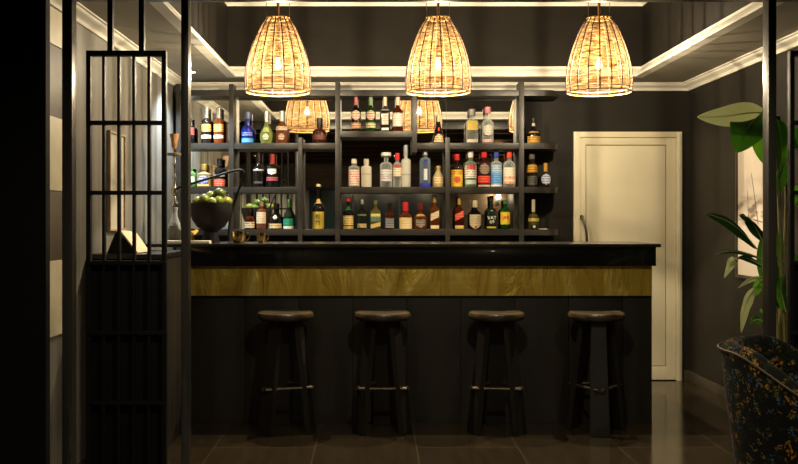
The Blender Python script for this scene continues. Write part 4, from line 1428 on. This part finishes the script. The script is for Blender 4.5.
picture('framed_picture', XR, -1, 6.36, 7.09, PZ(277, 7.09), 2.06, .022, M['pic_frame'], M['art'], 'large pale harbour print hanging behind the plant on the right wall', True)
picture('framed_picture', XL, 1, 5.96, 6.33, PZ(231, 5.96), PZ(130, 5.96), .014, M['taupe_frame'], M['art_pale'], 'narrow pale print in a taupe frame seen through the left lattice')

# ------------------------------------------------------------------ plant
def make_plant():
    X, Y = PX(781, 5.35), 5.35
    root = empty('potted_plant', (X, Y, 0))
    tag(root, 'tall potted plant with broad green leaves behind the floral armchair', 'plant')
    bm = BM(); lathe(bm, [(0, 0), (.15, 0), (.19, .38), (.2, .40), (.185, .40), (.175, .36), (0, .36)], 36)
    pot = obj('pot', bm, M['pot'], root)
    bm = BM(); lathe(bm, [(0, .355), (.172, .355), (.17, .368), (0, .38)], 28)
    obj('soil', bm, M['soil'], root)
    def q(px, py, d): return P(px, py, d) - root.location
    def stem(ctrl, r0=.012, r1=.006):
        bm = BM()
        pts = spline(ctrl, 26)
        tube(bm, pts, [r0 + (r1 - r0) * i / (len(pts) - 1) for i in range(len(pts))], 8)
        obj('stem', bm, M['trunk'], root)
    def leaf(ctrl, width, side, m, fold=.18, peak=.4, wave=.0, lab=None):
        """midrib through ctrl; side: direction of the blade's half-width"""
        pts = spline(ctrl, 24)
        n = len(pts) - 1
        bm = BM()
        uvl = bm.loops.layers.uv.new('UVMap')
        s = Vector(side).normalized()
        rows = []
        W = 6
        for i, p in enumerate(pts):
            t = i / n
            ww = width * (math.sin(PI * t ** (math.log(.5) / math.log(peak))) ** .72 if 0 < t < 1 else 0.02)
            tg = (pts[min(i + 1, n)] - pts[max(i - 1, 0)]).normalized()
            sd = (s - tg * s.dot(tg)).normalized()
            nm = tg.cross(sd).normalized()
            row = []
            for j in range(-W, W + 1):
                u = j / W
                row.append(p + sd * (u * ww) + nm * (abs(u) ** 1.3 * ww * fold + wave * math.sin(t * 17 + u) * ww * abs(u)))
            rows.append(row)
        th = 0.0009
        vt = [[bm.verts.new(v) for v in row] for row in rows]
        for i in range(n):
            for j in range(2 * W):
                f = bm.faces.new((vt[i][j], vt[i][j + 1], vt[i + 1][j + 1], vt[i + 1][j]))
                for lp_, (a, b) in zip(f.loops, ((i, j), (i, j + 1), (i + 1, j + 1), (i + 1, j))):
                    lp_[uvl].uv = (a / n + .25 * abs(b - W) / W, b / (2 * W))
        ret = bmesh.ops.solidify(bm, geom=list(bm.faces), thickness=0.0016)
        lf = obj('leaf', bm, m, root, 70)
        if lab: lf['label'] = lab
        bm = BM(); tube(bm, [v for v in pts], [.004 * (1 - .75 * i / n) for i in range(n + 1)], 6)
        obj('midrib', bm, M['leaf_pale'], lf)
    base = (0, 0, .36)
    d = 5.35
    stem([(0.0, 0, .36), q(784, 340, d), q(781, 270, d), q(778, 180, d), q(772, 122, d), q(764, 113, d)], .016, .008)
    stem([(.02, .02, .36), q(779, 345, d), q(783, 280, d), q(786, 200, d + .05), q(784, 150, d + .05)], .014, .007)
    stem([(-.03, -.02, .36), q(778, 340, d - .05), q(772, 290, d - .05), q(764, 262, d - .08)], .012, .005)
    stem([(-.02, .03, .36), q(782, 330, d + .05), q(770, 270, d), q(762, 235, d)], .012, .005)
    # upper canopy
    leaf([q(766, 113, d), q(748, 113, d), q(724, 116.5, d + .02), q(697, 117, d + .05)], .066, (0, .1, 1), M['leaf_pale'], .06, .45, lab='pale underside of a leaf')
    leaf([q(766, 113, d - .05), q(757, 117, d - .09), q(747, 130, d - .13), q(736.0, 153, d - .15)], .115, (.8, .05, .6), M['leaf'], .06, .45)
    leaf([q(776, 118, d + .05), q(770, 130, d + .03), q(766, 146, d + .01), q(769, 168, d)], .095, (1, 0, .1), M['leaf_bright'], .08, .45)
    leaf([q(777, 120, d), q(780, 132, d), q(782, 150, d - .02), q(780, 172, d - .03)], .05, (1, .3, 0), M['leaf_bright'], .2, .4)
    leaf([q(786, 162, d), q(783, 172, d), q(780, 182, d), q(777, 197, d)], .05, (1, .4, .2), M['leaf'], .2, .4)
    leaf([q(786, 150, d + .08), q(797, 140, d + .08), q(806, 150, d + .1), q(813, 175, d + .1)], .07, (.5, .2, 1), M['leaf'], .2, .4)
    leaf([q(786, 200, d + .08), q(798, 196, d + .1), q(808, 210, d + .1), q(814, 236, d + .1)], .06, (.5, .2, 1), M['leaf_bright'], .2, .4)
    # lower leaves
    leaf([q(757, 249, d), q(744, 234, d - .02), q(727, 221, d - .04), q(705, 213, d - .06)], .04, (-.35, .3, 1), M['leaf_dark'], .35, .45)
    leaf([q(763, 242, d), q(757, 230, d), q(749, 218, d - .02), q(739, 215, d - .02)], .036, (-.8, .3, .6), M['leaf_dark'], .5, .5)
    leaf([q(764, 283, d), q(762.5, 268, d), q(762, 250, d), q(764, 229, d)], .03, (1, .3, 0), M['leaf'], .3, .45)
    leaf([q(763, 259, d), q(748, 254, d - .02), q(732, 251, d - .03), q(716, 254, d - .05)], .014, (0, .8, 1), M['leaf_dark'], .4, .5)
    leaf([q(764, 267, d), q(752, 260, d), q(744, 257.5, d), q(737, 258, d)], .02, (0, .5, 1), M['leaf_dark'], .3, .4)
    leaf([q(739, 258, d), q(734, 260, d), q(729, 267, d - .02), q(724, 278, d - .03)], .026, (1, .3, .5), M['leaf_pale'], .25, .45)
    leaf([q(765, 276, d), q(757, 278, d), q(748, 281, d - .02), q(738, 288, d - .03)], .013, (.2, .5, 1), M['leaf_pale'], .3, .5)
    leaf([q(763, 279, d - .02), q(758, 284, d - .04), q(755, 291, d - .05), q(752, 296, d - .06)], .03, (1, .4, .4), M['leaf_bright'], .2, .5)
    leaf([q(755, 288, d - .06), q(748, 299, d - .08), q(744, 312, d - .08), q(741, 333, d - .08)], .034, (1, .35, .3), M['leaf_pale'], .22, .42, .05)
    leaf([q(766, 322, d), q(760, 320, d), q(755, 320, d), q(750.5, 324, d)], .026, (.1, .4, 1), M['leaf'], .25, .55)
    leaf([q(764, 313, d), q(762, 311, d), q(761, 310, d), q(759.5, 309, d)], .012, (.1, .4, 1), M['leaf_bright'], .25, .5)
    leaf([q(782, 310, d), q(780, 295, d), q(780, 275, d), q(777, 258, d)], .05, (1, .3, 0), M['leaf_dark'], .2, .45)
    leaf([q(786, 312, d - .03), q(783, 300, d - .03), q(781, 288, d - .03), q(783, 274, d - .03)], .035, (1, .3, 0), M['leaf_bright'], .2, .45)
    leaf([q(783, 262, d), q(780, 250, d), q(779, 240, d), q(782, 230, d)], .04, (1, .3, 0), M['leaf'], .2, .5)
    leaf([q(790, 270, d), q(800, 262, d), q(810, 268, d), q(818, 290, d)], .05, (.3, .2, 1), M['leaf'], .2, .45)
make_plant()

# ------------------------------------------------------------------ armchair
def make_chair():
    cx, cy = 1.915, 4.10
    root = empty('armchair', (cx, cy, 0), R(-30))
    tag(root, 'dark floral velvet tub armchair in the lower right corner', 'armchair')
    # local frame: the chair faces +X, its back is at -X
    def height(dl):         # rim height at angle dl from the middle of the back
        a = abs(dl) / R(128)
        t = max(0, min(1, (a - .30) / .70))
        t = t * t * (3 - 2 * t)
        return .84 - .27 * t
    nA = 60
    A0 = R(128)
    bm = BM()
    rows = []
    for i in range(nA + 1):
        dl = -A0 + 2 * A0 * i / nA
        a = PI + dl
        h = height(dl)
        Ro, Rb = .405, .315
        th = .085
        def pt(r, z): return Vector((r * math.cos(a) * 1.02, r * math.sin(a), z))
        sec = []
        for j in range(9):              # outer face, bottom to rim
            t = j / 8
            sec.append(pt(Rb + (Ro - Rb) * (t ** .8), .13 + (h - .05 - .13) * t))
        for j in range(1, 8):           # rounded rim
            t = PI * j / 8
            sec.append(pt(Ro - th / 2 + th / 2 * math.cos(t), h - .05 + .05 * math.sin(t)))
        for j in range(6):              # inner face down to the seat
            t = j / 5
            sec.append(pt(Ro - th - .035 * t, (h - .05) + (.36 - (h - .05)) * t))
        sec.append(pt(Rb - .06, .13))
        rows.append([bm.verts.new(v) for v in sec])
    n = len(rows[0])
    for i in range(nA):
        for j in range(n):
            k = (j + 1) % n
            bm.faces.new((rows[i][j], rows[i][k], rows[i + 1][k], rows[i + 1][j]))
    bm.faces.new(rows[0]); bm.faces.new(list(reversed(rows[-1])))
    shell = obj('tub_back', bm, M['floral'], root, 60)
    bm = BM()
    for s in (1,):
        pts = []
        for i in range(nA + 1):
            dl = -A0 + 2 * A0 * i / nA
            a = PI + dl
            pts.append((.413 * math.cos(a) * 1.02, .413 * math.sin(a), height(dl) - .028))
        tube(bm, pts, .005, 6)
    obj('piping', bm, noisy('ochre_piping', lin(76, 58, 28), lin(50, 40, 22), (30, 30, 30), .6), shell)
    poly = []
    for i in range(40):
        a = 2 * PI * i / 40
        x = .31 * math.cos(a) + (.10 if math.cos(a) > 0 else 0) * math.cos(a)
        poly.append((x, .305 * math.sin(a)))
    bm = BM(); prism(bm, poly, .30, .45, .03)
    obj('seat_cushion', bm, M['floral'], root, 60)
    bm = BM(); prism(bm, [(x * .96, y * .96) for x, y in poly], .13, .30, .01)
    obj('seat_base', bm, M['floral'], root, 60)
    for sx_, sy_ in ((-1, -1), (-1, 1), (1, -1), (1, 1)):
        bm = BM(); x, y = .2 * sx_, .2 * sy_
        tube(bm, [(x * 1.1, y * 1.1, 0), (x, y, .14)], [.011, .018], 12)
        obj('leg', bm, M['stool_leg'], root)
make_chair()

# ------------------------------------------------------------------ rear wall, seen only in the mirror
bm = BM(); box(bm, -.36, .36, 0.0, .02, -.22, .27, .004)
o = obj('rear_wall_panel', bm, M['taupe_frame'], None, loc=(2.05, YR + .001, 1.70)); tag(o, 'pale panel on the rear wall reflected low in the right mirror', 'wall panel')
sconce = empty('wall_sconce', (2.50, YR, 1.84))
tag(sconce, 'small bright wall lamp reflected low in the right mirror', 'wall lamp')
bm = BM(); box(bm, -.04, .04, 0.001, .02, -.16, -.02, .004); tube(bm, [(0, .02, -.08), (0, .07, -.08), (0, .07, -.035)], .008, 8)
obj('bracket', bm, M['steel'], sconce)
bm = BM(); lathe(bm, [(0, -.035), (.02, -.03), (.034, 0), (.02, .03), (0, .035)], 20, 0, .07)
obj('bulb', bm, M['bulb'], sconce)
light('sconce_light', 'POINT', (0, .16, .0), 6.0, WARM, sconce, shadow_soft_size=.04)
for i, (x, y) in enumerate(((-2.2, -1.9), (0.4, -1.9), (2.0, 0.6))):  # lamps added to brighten the room and curtain reflected behind the bottles
    recessed('fill_downlight', (x, y, ZF - 0.125), M['spot_lens_warm'], ('added fill downlight before the curtain at the dining room rear', 'added fill downlight in the middle of the dining room rear', 'added fill downlight at the right of the dining room')[i], (420.0, 110.0, 130.0)[i], (1, .9, .72), .05, 150)
def make_curtain():
    root = empty('curtain', (-2.3, YR + .1, 0))
    tag(root, 'pleated greige curtain on the dining room rear wall, reflected in the left mirrors', 'curtain')
    bm = BM()
    n = 160
    a = []
    for i in range(n + 1):
        x = -.85 + 1.7 * i / n
        y = .05 * math.sin(i * .62) + .015 * math.sin(i * 1.7)
        a.append((bm.verts.new((x, y, .02)), bm.verts.new((x, y * .9, 2.5))))
    for i in range(n):
        bm.faces.new((a[i][0], a[i + 1][0], a[i + 1][1], a[i][1]))
    bmesh.ops.solidify(bm, geom=list(bm.faces), thickness=.003)
    obj('cloth', bm, noisy('curtain_cloth', lin(178, 170, 148), lin(164, 156, 134), (30, 30, 30), .8), root, 80)
    bm = BM(); tube(bm, [(-.95, 0, 2.51), (.95, 0, 2.51)], .014, 12)
    obj('curtain_rod', bm, M['steel'], root)
make_curtain()
def make_window():
    root = empty('window_1', (0.0, YR, 0))
    tag(root, 'dark night window on the rear wall, reflected low in the middle mirrors', 'window', kind='structure')
    bm = BM()
    for x0, x1, z0, z1 in ((-1.4, 1.45, .3, .36), (-1.4, 1.45, 1.98, 2.04), (-1.4, -1.34, .36, 1.98), (1.39, 1.45, .36, 1.98), (-.47, -.43, .36, 1.98), (.48, .52, .36, 1.98)):
        box(bm, x0, x1, 0.001, .05, z0, z1, .003)
    obj('window_frame', bm, M['frame_metal'], root)
    bm = BM(); box(bm, -1.34, 1.39, .004, .016, .36, 1.98)
    obj('pane', bm, mat('night_glass', lin(24, 34, 32), .12, spec=.4), root, 0)
make_window()
